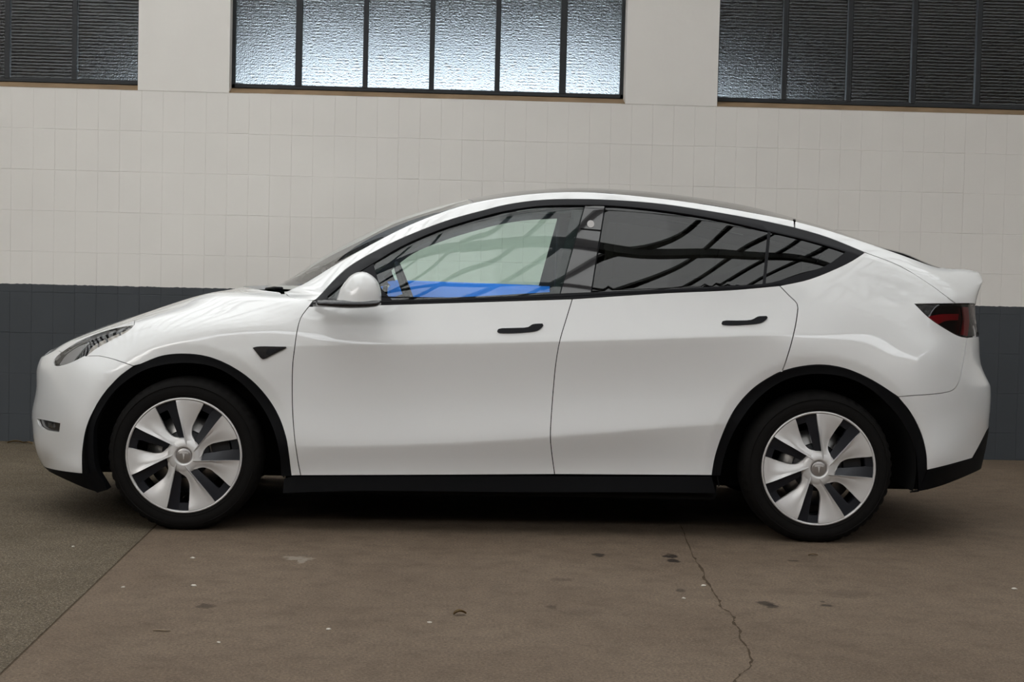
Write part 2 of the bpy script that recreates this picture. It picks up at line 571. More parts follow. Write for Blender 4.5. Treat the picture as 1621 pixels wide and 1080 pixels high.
# the room behind the windows: dark ceiling, far side open to daylight behind the middle window
bm = bmesh.new()
add_box(bm, (X0, WY + T_W, Z_TOP - .1), (X1, 9.0, Z_TOP))
add_box(bm, (X0, WY + T_W, -.2), (X1, 9.0, 0))
for xa, xb, za, zb in ((X0, -3.3, 0, Z_TOP), (3.0, X1, 0, Z_TOP), (-3.3, -2.3, 2.6, Z_TOP), (1.7, 3.0, 2.6, Z_TOP), (-2.3, 1.7, 3.22, Z_TOP)):
    add_box(bm, (xa, 8.9, za), (xb, 9.0, zb))
add_box(bm, (X0 - .1, WY + T_W, 0), (X0, 9, Z_TOP)); add_box(bm, (X1, WY + T_W, 0), (X1 + .1, 9, Z_TOP))
bm_obj('wall_beyond', bm, M['dark_room'], kind='structure')

# unseen walls opposite and at both sides, added to hold back low light
M['brick'] = simple('brown_far_wall', (.13, .11, .09), .9, noise=.3, nscale=2)
bm = bmesh.new(); add_box(bm, (X0 - 8, -15.4, -.2), (X1 + 8, -15.0, 6.5))
bm_obj('wall_front', bm, M['brick'], kind='structure')
bm = bmesh.new(); add_box(bm, (X1, -15, -.2), (X1 + .3, WY, Z_TOP + .3))
bm_obj('wall_right', bm, M['brick'], kind='structure')
bm = bmesh.new(); add_box(bm, (X0 - .3, -15, -.2), (X0, WY, Z_TOP + .3))
bm_obj('wall_left', bm, M['brick'], kind='structure')

M['pale'] = simple('pale_backdrop', (.70, .76, .80), .9, noise=.15, nscale=1.5)
bm = bmesh.new(); add_box(bm, (-9, 13.0, -.2), (9, 13.3, 7.5))  # unseen pale wall, added to set the brightness of the middle panes
bm_obj('wall_pane_backdrop', bm, M['pale'], kind='structure')

# open-sided roof over the parking bay: sheets on steel rafters
def sheet_mat(name, clear):
    mt = bpy.data.materials.new(name); mt.use_nodes = True
    n, l = mt.node_tree.nodes, mt.node_tree.links
    n.clear()
    out = n.new('ShaderNodeOutputMaterial'); mx = n.new('ShaderNodeMixShader')
    d = n.new('ShaderNodeBsdfDiffuse'); d.inputs[0].default_value = (.62, .60, .57, 1)
    t = n.new('ShaderNodeBsdfTranslucent'); t.inputs[0].default_value = (.80, .78, .74, 1)
    mx.inputs[0].default_value = clear
    l.new(d.outputs[0], mx.inputs[1]); l.new(t.outputs[0], mx.inputs[2]); l.new(mx.outputs[0], out.inputs['Surface'])
    return mt


RY0, RY1 = -10.5, WY
RZ0, RZ1 = 5.6, 4.6
def roof_z(y):
    return RZ0 + (RZ1 - RZ0) * (y - RY0) / (RY1 - RY0)
roof = empty('ceiling', (0, 0, 0), kind='structure')
k = 0
x = X0
YS = -5.2
while x < X1 - .01:
    xb = min(x + 1.24, X1)
    xm = (x + xb) / 2
    for ya, yb, cl in ((RY0, YS - .02, .16), (YS, RY1, 0.41 + .39 * math.exp(-((xm + 2.2) / 2.0) ** 2))):  # clearness varied to shape the light: most at left, least in front
        bm = bmesh.new()
        q = [bm.verts.new(p) for p in ((x, ya, roof_z(ya)), (xb, ya, roof_z(ya)), (xb, yb, roof_z(yb)), (x, yb, roof_z(yb)))]
        bm.faces.new(q)
        bm_obj('roof_sheet', bm, sheet_mat('translucent_roof_sheet_%d' % k, cl), roof)
        k += 1
    x = xb
SKEW = .45
x = X0 + .4
while x < X1 + 5.5:
    bm = bmesh.new()
    ya = max(RY0, RY1 + (X0 + .1 - x) / SKEW) if x < X0 + 6 else RY0
    yb = RY1 if x < X1 else RY1 - (x - X1) / SKEW - .2
    vs = add_box(bm, (x - .028, ya, -.10), (x + .028, yb, -.02))
    for v in vs:
        v.co.z += roof_z(v.co.y)
        v.co.x += SKEW * (v.co.y - RY1)
    bm_obj('rafter', bm, M['rafter'], roof)
    x += .42
for y in (-9.6, -7.6, -5.3, -4.2, -2.75, -1.6, .4):
    bm = bmesh.new()
    h = .34 if y in (-2.75, -9.6) else .04
    add_box(bm, (X0, y - .05, roof_z(y) - h - .02), (X1, y + .05, roof_z(y) - .02))
    bm_obj('purlin', bm, M['rafter'], roof)

# ------------------------------------------------------------------ loose bits on the floor
def flat_bit(name, px, py, sx, sy, h, mat, rot, label, cat, group=None, kind='chip', seed=0):
    p = on_floor(px, py)
    r = random.Random(seed)
    bm = bmesh.new()
    if kind == 'chip':
        bmesh.ops.create_icosphere(bm, subdivisions=2, radius=1)
        for v in bm.verts:
            k = 1 + r.uniform(-.22, .22)
            v.co = Vector((v.co.x * sx * k, v.co.y * sy * k, max(0, (v.co.z + .35) * h / 1.35 * k)))
    elif kind == 'leaf':
        n = 9
        prev = None
        for k in range(n + 1):
            f = k / n
            w_ = sy * math.sin(PI * min(1, f * .93 + .035)) ** .75 * (1 + r.uniform(-.12, .12))
            zc = h * (math.sin(PI * f)) + .0015
            row = [bm.verts.new((-sx + 2 * sx * f, y_ * w_, zc + abs(y_) * h * .8)) for y_ in (-1, -.5, 0, .5, 1)]
            if prev:
                for q in range(4):
                    bm.faces.new((prev[q], row[q], row[q + 1], prev[q + 1]))
            prev = row
        g_ = bmesh.ops.solidify(bm, geom=bm.faces[:], thickness=.0008)
        for v in bm.verts:
            v.co.z = max(v.co.z, .0003)
    else:
        add_tube(bm, [(-sx, 0, .003), (-sx * .3, sy * .3, .004), (sx * .4, -sy * .2, .004), (sx, sy * .2, .003)], [.002, .003, .0028, .0015], 7)
    o = bm_obj(name, bm, mat, None, smooth=kind != 'leaf', label=label, category=cat)
    o.location = p; o.rotation_euler = (0, 0, rot)
    if group:
        o['group'] = group
    return o


flat_bit('dry_leaf', 728, 974, .024, .013, .010, M['leaf'], .3, 'curled dry brown leaf lying on the open floor in front of the car', 'leaf', None, 'leaf', 1)
flat_bit('dry_leaf', 1287, 880, .022, .008, .004, M['leaf'], .1, 'small flat yellowish leaf on the floor below the rear wheel', 'leaf', None, 'leaf', 2)
flat_bit('twig', 256, 1000, .030, .01, .004, M['twig'], -.1, 'short thin dry twig lying on the floor at lower left', 'twig', None, 'twig', 3)
flat_bit('dry_leaf', 24, 702, .05, .02, .010, M['leaf'], .2, 'dry brown leaf against the wall foot at the far left', 'leaf', None, 'leaf', 4)
flat_bit('dry_leaf', 44, 703, .035, .015, .008, M['leaf'], -.4, 'dry leaf at the wall foot just before the car nose', 'leaf', None, 'leaf', 5)
CH = [(305, 884, .011, 'pale stone chip on the floor just below the front wheel'), (195, 930, .009, 'pale stone chip beside the slab joint at lower left'), (116, 866, .010, 'pale stone chip on the rough asphalt left of the slab joint'),
      (307, 928, .012, 'flat pale stone chip above the round oil stain at lower left'), (520, 997, .010, 'pale stone chip on the bare floor right of the twig'), (346, 1018, .008, 'tiny pale stone chip near the bottom edge, below the twig'),
      (680, 986, .009, 'pale stone chip just left of the curled leaf'), (1114, 928, .012, 'pale stone chip lodged beside the floor crack'), (1082, 948, .010, 'pale stone chip left of the crack under a small stain'),
      (1606, 933, .012, 'pale stone chip at the right edge of the floor')]
for k, (px, py, s_, lb) in enumerate(CH):
    flat_bit('stone_chip', px, py, s_, s_ * .75, s_ * .5, M['chip'], k, lb, 'stone', 'loose stone chips', 'chip', 10 + k)

# ------------------------------------------------------------------ car body surface: feature rows lofted to one smooth skin
# row entry: (u, px, py, w) = a point of the photographed side at half-width w ; ('x', u, x, w, z) = car coordinates
def hood(u, px, py, w, dz):
    p = Lp(px, py, 0.03)
    return ('x', u, p.x, w, p.z - dz)


ROWS = [
 # R0 lower edge
 [('x',0,-2.16,0,.185),('x',40,-2.15,.35,.185),(77,77,746,.55),(115,115,765,.74),(155,155,781,.86),(291,291,792,.91),(445,445,782,.905),
  (800,800,780,.90),(1127,1127,782,.90),(1296,1296,787,.91),(1440,1440,781,.885),(1500,1500,766,.80),(1540,1543,748,.60),(1580,1549,737,.35),('x',1620,2.345,0,.33)],
 # R1 lower edge of the paint
 [('x',0,-2.245,0,.23),('x',35,-2.235,.25,.225),(70,70,739,.47),(90,88,744,.66),(132,132,749,.86),(291,291,752,.925),(476,476,753,.906),
  (800,800,752,.900),(1127,1127,753,.904),(1296,1296,757,.93),(1450,1450,744,.905),(1515,1515,730,.80),(1545,1549,715,.58),(1580,1560,700,.33),('x',1620,2.40,0,.43)],
 # R2 lower crease
 [('x',0,-2.275,0,.31),('x',30,-2.265,.22,.31),(60,57,713,.45),(90,86,712,.69),(135,135,710,.885),(200,200,708,.925),(291,291,706,.935),(476,476,707,.944),
  (700,700,702,.948),(870,870,692,.950),(1110,1110,673,.950),(1296,1296,664,.953),(1420,1420,660,.945),(1490,1490,656,.875),(1540,1544,655,.66),(1580,1567,654,.40),('x',1620,2.425,0,.58)],
 # R3 mid flank
 [('x',0,-2.325,0,.43),('x',30,-2.31,.22,.43),(60,55.5,660,.45),(90,87,659,.71),(135,135,655,.885),(200,200,650,.925),(291,291,646,.937),(476,476,640,.931),
  (700,700,636,.928),(870,870,631,.930),(1110,1110,622,.936),(1296,1296,618,.958),(1420,1420,618,.955),(1490,1490,615,.875),(1540,1544,612,.66),(1580,1568,611,.40),('x',1620,2.425,0,.71)],
 # R4 shoulder crease
 [('x',0,-2.295,0,.58),('x',30,-2.285,.22,.58),(60,60.5,612,.44),(90,90,606,.67),(135,135,594,.835),(200,200,576,.905),(291,291,560,.925),(450,450,549,.938),
  (600,600,546,.951),(870,870,541,.957),(1110,1110,534,.958),(1240,1240,531,.954),(1330,1330,536,.946),(1420,1420,552,.928),(1490,1490,566,.858),(1535,1535,572,.66),(1575,1553,576,.40),('x',1620,2.365,0,.83)],
 # R5 upper flank / lower edge of the lamps
 [('x',0,-2.297,0,.69),('x',30,-2.287,.2,.69),(60,62,584,.40),(90,92,578,.62),(135,135,566,.765),(200,200,545,.85),(291,291,524,.893),(450,450,513,.915),
  (600,600,513,.918),(870,870,509,.921),(1110,1110,502,.922),(1240,1240,499,.920),(1330,1330,502,.918),(1420,1420,512,.890),(1490,1490,524,.80),(1530,1530,531,.655),(1575,1549,531,.40),('x',1620,2.335,0,.975)],
 # R6 hood edge, then belt line
 [('x',0,-2.280,0,.728),('x',30,-2.273,.19,.727),(60,68,566,.36),(90,97,556,.55),(135,135,540,.685),(200,203,517,.765),(291,291,497,.805),(400,400,483,.83),
  (490,490,475,.858),(603,603,479.5,.878),(800,800,473,.880),(1047,1047,460,.880),(1200,1200,453,.876),(1290,1290,450,.862),(1368,1368,452,.842),(1440,1440,462,.795),(1500,1505,473,.72),(1535,1537,481,.58),(1575,1541,484,.38),('x',1620,2.30,0,1.10)],
 # R7 hood, then top edge of the side glass, then tailgate shoulder
 [('x',0,-2.270,0,.742),('x',30,-2.264,.16,.742),('x',60,-2.230,.29,.744),hood(90,122,534,.42,.030),hood(135,158,519.2,.53,.030),hood(200,235,493.7,.60,.030),hood(291,325,466,.65,.027),
  hood(400,397,453.6,.71,.022),(470,468,466.5,.765),(518,518,462,.825),(558,558,437.5,.806),(634,634,391.5,.744),(696,696,364,.706),(758,758,345,.675),(800,800,335.5,.662),(860,860,328,.652),(923,923,325,.645),
  (997,997,328,.645),(1060,1060,335,.662),(1121,1121,344.5,.687),(1200,1200,361,.718),(1257,1257,374,.738),(1340,1340,397,.757),(1380,1380,410,.758),(1440,1440,431,.735),(1495,1497,447,.665),(1535,1543,453,.48),(1575,1555,441,.33),('x',1620,2.365,0,1.225)],
 # R8 hood, then roof edge
 [('x',0,-2.262,0,.751),('x',30,-2.256,.13,.753),('x',60,-2.223,.22,.760),hood(90,120,535,.30,.018),hood(135,155,520.3,.37,.016),hood(200,232,494.5,.42,.014),hood(291,322,466.6,.45,.012),
  hood(400,390,454.5,.50,.011),(470,430,461,.69),(505,460,458.5,.678),(560,523,423.5,.66),(615,588,386.5,.638),(665,647,356.8,.618),(710,700,335.8,.60),(755,749,321,.585),(800,800,312,.576),(860,860,305.4,.569),(920,920,304,.566),
  (973,973,307,.565),(1047,1047,314.5,.570),(1121,1121,324.5,.590),(1200,1200,338.5,.615),(1257,1257,350,.632),(1325,1325,368.8,.645),(1380,1380,387,.645),(1440,1440,409,.625),(1495,1499,428,.53),(1535,1535,430.5,.42),(1575,1552,434,.29),('x',1620,2.36,0,1.247)],
 # R9
 [('x',0,-2.254,0,.757),('x',30,-2.246,.07,.762),('x',60,-2.214,.12,.774),hood(90,118,536,.16,.010),hood(135,152,521.4,.19,.008),hood(200,229,495.4,.22,.005),hood(291,319,467.3,.24,.003),
  hood(400,380,455.9,.26,.003),(470,409,455,.36),(505,440,451.5,.36),(560,503,416,.35),(615,566,379.5,.34),(665,628,350.5,.33),(710,687,330,.32),(755,744,316.2,.31),(800,800,307,.30),(860,860,300.6,.30),(920,920,298.6,.30),
  (973,973,300.6,.30),(1047,1047,307,.30),(1121,1121,317,.30),(1200,1200,332,.30),(1257,1257,346.3,.30),(1325,1325,366.3,.30),(1380,1380,386,.30),(1440,1440,407.5,.30),(1495,1497,427,.28),(1535,1535,428.6,.22),(1575,1551,432,.15),('x',1620,2.352,0,1.256)],
 # R10 centre line
 [('x',0,-2.246,0,.763),('x',30,-2.234,0,.770),('x',60,-2.204,0,.785),hood(90,116,537,0,.008),hood(135,150,522,0,.006),hood(200,226,496.2,0,.003),hood(291,316,468,0,.001),
  hood(400,374,456.7,0,0),hood(470,405,452.3,0,0),hood(505,440,449.5,0,0),hood(560,499,413.5,0,0),hood(615,561,378.8,0,0),hood(665,622,349.3,0,0),hood(710,684,329,0,0),hood(755,741,314.8,0,0),hood(800,800,305,0,0),hood(860,860,299.2,0,0),hood(920,920,297.2,0,0),
  hood(973,973,299,0,0),hood(1047,1047,305,0,0),hood(1121,1121,314.7,0,0),hood(1200,1200,329.3,0,0),hood(1257,1257,344.8,0,0),hood(1325,1325,365,0,0),hood(1380,1380,385,0,0),hood(1440,1440,406.5,0,0),hood(1495,1495,426,0,0),hood(1535,1535,427.8,0,0),hood(1575,1549,430.5,0,0),('x',1620,2.345,0,1.262)],
]
TN = np.array([0, 22, 78, 135, 215, 250, 300, 430, 465, 555, 640], float)
SMAX, TMAX = 1620.0, 640.0
DS = 3.0
NS, NT = int(SMAX / DS) + 1, int(TMAX / 2.5) + 1
DT = TMAX / (NT - 1)
S_ = np.linspace(0, SMAX, NS)
T_ = np.linspace(0, TMAX, NT)


def cubic(u, P, q):
    """C2 spline through P (n,3) at knots u, sampled at q"""
    n = len(u)
    h = np.diff(u)
    A = np.zeros((n, n)); R = np.zeros((n, 3))
    A[0, 0] = A[-1, -1] = 1
    for i in range(1, n - 1):
        A[i, i - 1], A[i, i], A[i, i + 1] = h[i - 1], 2 * (h[i - 1] + h[i]), h[i]
        R[i] = 6 * ((P[i + 1] - P[i]) / h[i] - (P[i] - P[i - 1]) / h[i - 1])
    m = np.linalg.solve(A, R)
    k = np.clip(np.searchsorted(u, q, 'right') - 1, 0, n - 2)
    hk = h[k][:, None]
    a = ((u[k + 1] - q)[:, None]) / hk
    b = ((q - u[k])[:, None]) / hk
    return a * P[k] + b * P[k + 1] + ((a ** 3 - a) * m[k] + (b ** 3 - b) * m[k + 1]) * hk ** 2 / 6


def smooth01(a, b, x):
    t = np.clip((x - a) / (b - a), 0, 1)
    return t * t * (3 - 2 * t)


rows_eval = []
for r_ in ROWS:
    us, ps = [], []
    for e in r_:
        if e[0] == 'x':
            us.append(e[1]); ps.append((e[2], -e[3], e[4]))
        else:
            p = Lp(e[1], e[2], e[3])
            us.append(e[0]); ps.append((p.x, p.y, p.z))
    us = np.array(us, float); ps = np.array(ps)
    rows_eval.append(cubic(us, ps, S_))
RP = np.array(rows_eval)                                    # (11, NS, 3)
cab = smooth01(470, 500, S_) * (1 - smooth01(1370, 1450, S_))
crease = np.zeros((11, NS))
crease[2] = 0.8 * smooth01(420, 560, S_) * (1 - smooth01(1150, 1250, S_))
crease[3] = 0.5 * smooth01(1440, 1540, S_)
crease[4] = 1.0 * smooth01(430, 480, S_) * (1 - smooth01(1180, 1280, S_))
crease[6] = np.maximum(cab, 0.0)
crease[7] = 1.0 * smooth01(1440, 1530, S_)
crease[8] = np.maximum(cab, 0.8 * smooth01(1500, 1560, S_))
hseg = np.linalg.norm(np.diff(RP, axis=0), axis=2) + 1e-5     # (10, NS)
chord = np.diff(RP, axis=0) / hseg[..., None]
TL = np.zeros_like(RP); TR = np.zeros_like(RP)              # tangents seen from below / above
for j in range(11):
    if j == 0:
        TL[j] = TR[j] = chord[0]
    elif j == 10:
        t_ = chord[9].copy(); t_[:, 0] *= 0.2; t_[:, 2] = 0
        TL[j] = TR[j] = t_
    else:
        c_ = (chord[j] * hseg[j - 1][:, None] + chord[j - 1] * hseg[j][:, None]) / (hseg[j] + hseg[j - 1])[:, None]
        k_ = crease[j][:, None]
        TL[j] = TR[j] = c_
SM = TL.copy()
for j in range(1, 10):          # at a crease each side ends as a plain arc
    k_ = crease[j][:, None]
    TL[j] = SM[j] * (1 - k_) + (1.5 * chord[j - 1] - .5 * SM[j - 1]) * k_
    TR[j] = SM[j] * (1 - k_) + (1.5 * chord[j] - .5 * SM[j + 1]) * k_
# side glass: one even barrel curve between belt and roof frame
k_ = cab[:, None]
nn_ = np.stack([np.zeros(NS), -chord[6][:, 2], chord[6][:, 1]], 1)
nn_ = nn_ * np.sign(-nn_[:, 1:2])
TR[6] = TR[6] * (1 - k_) + (chord[6] + .085 * nn_) * k_
TL[7] = TL[7] * (1 - k_) + (chord[6] - .085 * nn_) * k_
TR[7] = TR[7] * (1 - k_) + chord[7] * k_
GRID = np.zeros((NS, NT, 3))
for jt, t in enumerate(T_):
    j = min(int(np.searchsorted(TN, t, 'right') - 1), 9)
    f = (t - TN[j]) / (TN[j + 1] - TN[j])
    h_ = hseg[j][:, None]
    GRID[:, jt] = ((2 * f ** 3 - 3 * f ** 2 + 1) * RP[j] + (f ** 3 - 2 * f ** 2 + f) * h_ * TR[j]
                   + (-2 * f ** 3 + 3 * f ** 2) * RP[j + 1] + (f ** 3 - f ** 2) * h_ * TL[j + 1])
HUB_F = Lp(291, 722, .955)
HUB_R = Lp(1296, 742.5, .955)
HUB_Z = 0.343
for hub, r0 in ((HUB_F, .492), (HUB_R, .505)):
    rr = np.hypot(GRID[..., 0] - hub.x, GRID[..., 2] - HUB_Z)
    GRID[..., 1] += 0.22 * np.clip(r0 + .012 - rr, 0, .07) * (T_ < 262)[None, :]
GRID[..., 1] = np.minimum(GRID[..., 1], 0)
gs = np.gradient(GRID, axis=0); gt = np.gradient(GRID, axis=1)
NRM = np.cross(gt, gs)
ln = np.linalg.norm(NRM, axis=2, keepdims=True)
NRM = NRM / np.maximum(ln, 1e-12)
_probe = NRM[NS // 2, 60]
if _probe[1] > 0:
    NRM = -NRM
for a_ in range(NS):          # degenerate spots at the pinched nose take a neighbour's direction
    bad = ln[a_, :, 0] < 1e-9
    if bad.any():
        NRM[a_, bad] = (-0.7 if a_ < NS / 2 else 0.9, 0, 0.4)

ii, jj = np.meshgrid(np.arange(NS - 1), np.arange(NT - 1), indexing='ij')
v00 = (ii * NT + jj).ravel()
TRI = np.concatenate([np.stack([v00, v00 + NT, v00 + NT + 1], 1), np.stack([v00, v00 + NT + 1, v00 + 1], 1)])
NQ = len(v00)
BVH = BVHTree.FromPolygons(GRID.reshape(-1, 3).tolist(), TRI.tolist(), all_triangles=True)


def surf(s, t):
    a = min(max(s / DS, 0), NS - 1.0001); b = min(max(t / DT, 0), NT - 1.0001)
    i, j = int(a), int(b); fa, fb = a - i, b - j
    w_ = ((1 - fa) * (1 - fb), fa * (1 - fb), (1 - fa) * fb, fa * fb)
    p = w_[0] * GRID[i, j] + w_[1] * GRID[i + 1, j] + w_[2] * GRID[i, j + 1] + w_[3] * GRID[i + 1, j + 1]
    n = w_[0] * NRM[i, j] + w_[1] * NRM[i + 1, j] + w_[2] * NRM[i, j + 1] + w_[3] * NRM[i + 1, j + 1]
    return p, n / max(np.linalg.norm(n), 1e-9)


def st_of(px, py):
    """pixel -> (s, t) of the near body surface"""
    D = lray(px, py).normalized()
    hit, nrm, idx, dist = BVH.ray_cast(LOC_CAM, D)
    if hit is None:
        best = None
        for k in range(60):
            q = LOC_CAM + D * ((8.765 - 1.0 + k * 0.02) / D.y)
            h2, n2, i2, d2 = BVH.find_nearest(q)
            if best is None or d2 < best[1]:
                best = (h2, d2, i2)
        hit, idx = best[0], best[2]
    c = idx % NQ
    i, j = int(ii.ravel()[c]), int(jj.ravel()[c])
    A, B, E_ = GRID[i, j], GRID[i + 1, j], GRID[i, j + 1]
    e1, e2, q = B - A, E_ - A, np.array(hit) - A
    a11, a12, a22 = e1 @ e1, e1 @ e2, e2 @ e2
    b1, b2 = e1 @ q, e2 @ q
    det = max(a11 * a22 - a12 * a12, 1e-18)
    fa = min(max((b1 * a22 - b2 * a12) / det, 0), 1); fb = min(max((b2 * a11 - b1 * a12) / det, 0), 1)
    return ((i + fa) * DS, (j + fb) * DT)


def curve2(pts, step=6.0):
    """centripetal Catmull-Rom through 2D points (a two point segment stays straight)"""
    P = [np.array(p, float) for p in pts]
    if len(P) == 2:
        n = max(1, int(np.linalg.norm(P[1] - P[0]) / step))
        return [tuple(P[0] + (P[1] - P[0]) * k / n) for k in range(n + 1)]
    ext = [2 * P[0] - P[1]] + P + [2 * P[-1] - P[-2]]
    out = [tuple(P[0])]
    for k in range(1, len(ext) - 2):
        p0, p1, p2, p3 = ext[k - 1:k + 3]
        t0 = 0; t1 = t0 + np.linalg.norm(p1 - p0) ** .5 + 1e-6; t2 = t1 + np.linalg.norm(p2 - p1) ** .5 + 1e-6; t3 = t2 + np.linalg.norm(p3 - p2) ** .5 + 1e-6
        n = max(3, int(np.linalg.norm(p2 - p1) / step))
        for q in range(1, n + 1):
            t = t1 + (t2 - t1) * q / n
            a1 = (t1 - t) / (t1 - t0) * p0 + (t - t0) / (t1 - t0) * p1
            a2 = (t2 - t) / (t2 - t1) * p1 + (t - t1) / (t2 - t1) * p2
            a3 = (t3 - t) / (t3 - t2) * p2 + (t - t2) / (t3 - t2) * p3
            b1 = (t2 - t) / (t2 - t0) * a1 + (t - t0) / (t2 - t0) * a2
            b2 = (t3 - t) / (t3 - t1) * a2 + (t - t1) / (t3 - t1) * a3
            out.append(tuple((t2 - t) / (t2 - t1) * b1 + (t - t1) / (t2 - t1) * b2))
    return out


def outline(segs):
    """segments of pixel points (smooth inside a segment, corner between) -> closed polygon in (s, t).
    a segment given as ('st', [...]) holds (s, t) directly"""
    poly = []
    for sg in segs:
        if sg[0] == 'st':
            pts = curve2(sg[1])
        else:
            pts = [st_of(*p) for p in curve2(sg)]
        for p in pts:
            if not poly or math.hypot(p[0] - poly[-1][0], p[1] - poly[-1][1]) > 0.35:
                poly.append(p)
    if math.hypot(poly[0][0] - poly[-1][0], poly[0][1] - poly[-1][1]) < 0.35:
        poly.pop()
    return poly


def inset_poly(poly, d, keep=None):
    a = sum(poly[i][0] * poly[(i + 1) % len(poly)][1] - poly[(i + 1) % len(poly)][0] * poly[i][1] for i in range(len(poly)))
    sg = 1 if a > 0 else -1
    out = []
    n = len(poly)
    for i in range(n):
        p0, p1, p2 = poly[i - 1], poly[i], poly[(i + 1) % n]
        if keep and keep(p1):
            out.append(p1); continue
        e1 = (p1[0] - p0[0], p1[1] - p0[1]); e2 = (p2[0] - p1[0], p2[1] - p1[1])
        l1 = math.hypot(*e1) or 1; l2 = math.hypot(*e2) or 1
        n1 = (-e1[1] / l1 * sg, e1[0] / l1 * sg); n2 = (-e2[1] / l2 * sg, e2[0] / l2 * sg)
        nx, ny = n1[0] + n2[0], n1[1] + n2[1]
        q = max((nx * nx + ny * ny) / 2, 0.35)
        out.append((p1[0] + nx * d / q, p1[1] + ny * d / q))
    return out


def inside(poly, x, y):
    c = False
    n = len(poly)
    j = n - 1
    for i in range(n):
        xi, yi = poly[i]; xj, yj = poly[j]
        if (yi > y) != (yj > y) and x < (xj - xi) * (y - yi) / (yj - yi) + xi:
            c = not c
        j = i
    return c


def fill(poly, grid=9.0, holes=(), creases=False):
    """triangulate a polygon with interior grid points"""
    P = np.array(poly)
    lo, hi = P.min(0), P.max(0)
    pts = [Vector(p) for p in poly]
    n0 = len(pts)
    edges = [(i, (i + 1) % n0) for i in range(n0)]
    for h in holes:
        b = len(pts); pts += [Vector(p) for p in h]
        edges += [(b + i, b + (i + 1) % len(h)) for i in range(len(h))]
    allb = P if not holes else np.concatenate([P] + [np.array(h) for h in holes])
    ys = [float(k) * grid for k in range(int(lo[1] / grid) - 1, int(hi[1] / grid) + 2)]
    if creases:
        ex = [76.4, 79.6, 213.4, 216.6]
        ys = [q for q in ys if min(abs(q - e) for e in ex) > 3.5] + ex
    x = math.floor(lo[0] / grid) * grid
    while x <= hi[0]:
        for y in ys:
            if lo[1] <= y <= hi[1] and inside(poly, x, y) and not any(inside(h, x, y) for h in holes):
                if np.min(np.abs(allb[:, 0] - x) + np.abs(allb[:, 1] - y)) > grid * (0.6 if not creases else 0.3):
                    pts.append(Vector((x, y)))
        x += grid
    v, e, f, ov, oe, of = delaunay_2d_cdt(pts, edges, [], 1 if not holes else 0, 1e-5)
    v = [(p[0], p[1]) for p in v]
    tris = []
    for t in f:
        for k in range(1, len(t) - 1):
            a, b, c = v[t[0]], v[t[k]], v[t[k + 1]]
            if holes:
                cx, cy = (a[0] + b[0] + c[0]) / 3, (a[1] + b[1] + c[1]) / 3
                if not inside(poly, cx, cy) or any(inside(h, cx, cy) for h in holes):
                    continue
            tris.append((t[0], t[k], t[k + 1]))
    return v, tris


def skin_mesh(name, v, tris, mapper, thick, mirror_join=False, flip=False, offset=0.0):
    """map 2D triangles onto a surface, give the sheet a turned-in edge of depth thick, exact normals on the face"""
    pos, nor = [], []
    for p in v:
        a, n = mapper(*p)
        pos.append(a + n * offset); nor.append(n)
    F = []
    for t in tris:
        a, b, c = (pos[k] for k in t)
        nn = np.cross(b - a, c - a)
        F.append(t if nn @ (nor[t[0]] + nor[t[1]] + nor[t[2]]) >= 0 else (t[0], t[2], t[1]))
    V = [p for p in pos]; N = [n for n in nor]
    # boundary edges
    cnt = {}
    for t in F:
        for k in range(3):
            e = (t[k], t[(k + 1) % 3])
            cnt[e] = cnt.get(e, 0) + 1
    bnd = [e for e in cnt if (e[1], e[0]) not in cnt]
    faces = [tuple(t) for t in F]
    if thick:
        for a, b in bnd:
            if mirror_join and abs(pos[a][1]) < 0.004 and abs(pos[b][1]) < 0.004:
                continue
            ed = pos[b] - pos[a]
            en = np.cross(ed, nor[a]); en = en / (np.linalg.norm(en) + 1e-12)
            k = len(V)
            V += [pos[a], pos[b], pos[b] - nor[b] * thick, pos[a] - nor[a] * thick]
            N += [en, en, en, en]
            faces.append((k + 1, k, k + 3, k + 2))
    V = np.array(V); N = np.array(N)
    if mirror_join:
        k = len(V)
        V2 = V * np.array([1, -1, 1]); N2 = N * np.array([1, -1, 1])
        V = np.concatenate([V, V2]); N = np.concatenate([N, N2])
        faces += [tuple(reversed([q + k for q in f])) for f in faces]
    if flip:
        V = V * np.array([1, -1, 1]); N = N * np.array([1, -1, 1])
        faces = [tuple(reversed(f)) for f in faces]
    me = bpy.data.meshes.new(name)
    me.from_pydata(V.tolist(), [], faces)
    me.polygons.foreach_set('use_smooth', [True] * len(me.polygons))
    me.normals_split_custom_set_from_vertices(N.tolist())
    me.update()
    return me


car = empty('car', (0, 0, 0), CARYAW, label='white five-door electric hatchback car parked sideways along the block wall', category='car')


def panel(name, segs, mat, off=0.0, thick=0.014, inset=0.7, center=False, both=True, grid=9.0, parent=None, holes=(), label=None, flat=False):
    poly = outline(segs)
    keep = (lambda p: p[1] > TMAX - 0.6 or p[0] < 0.6 or p[0] > SMAX - .6) if center else None
    poly = inset_poly(poly, inset, keep)
    hs = [inset_poly(outline(h), -inset) for h in holes]
    v, t = fill(poly, grid, hs, creases=(mat == 'paint'))
    obs = []
    for side in ((0,) if (center or not both) else (0, 1)):
        me = skin_mesh(name, v, t, surf, thick, mirror_join=center, flip=bool(side), offset=off)
        par = parent[side] if isinstance(parent, (list, tuple)) else (parent or car)
        o = link_mesh(name, me, M[mat] if isinstance(mat, str) else mat, par)
        if label:
            o['label'] = label
        obs.append(o)
    return obs

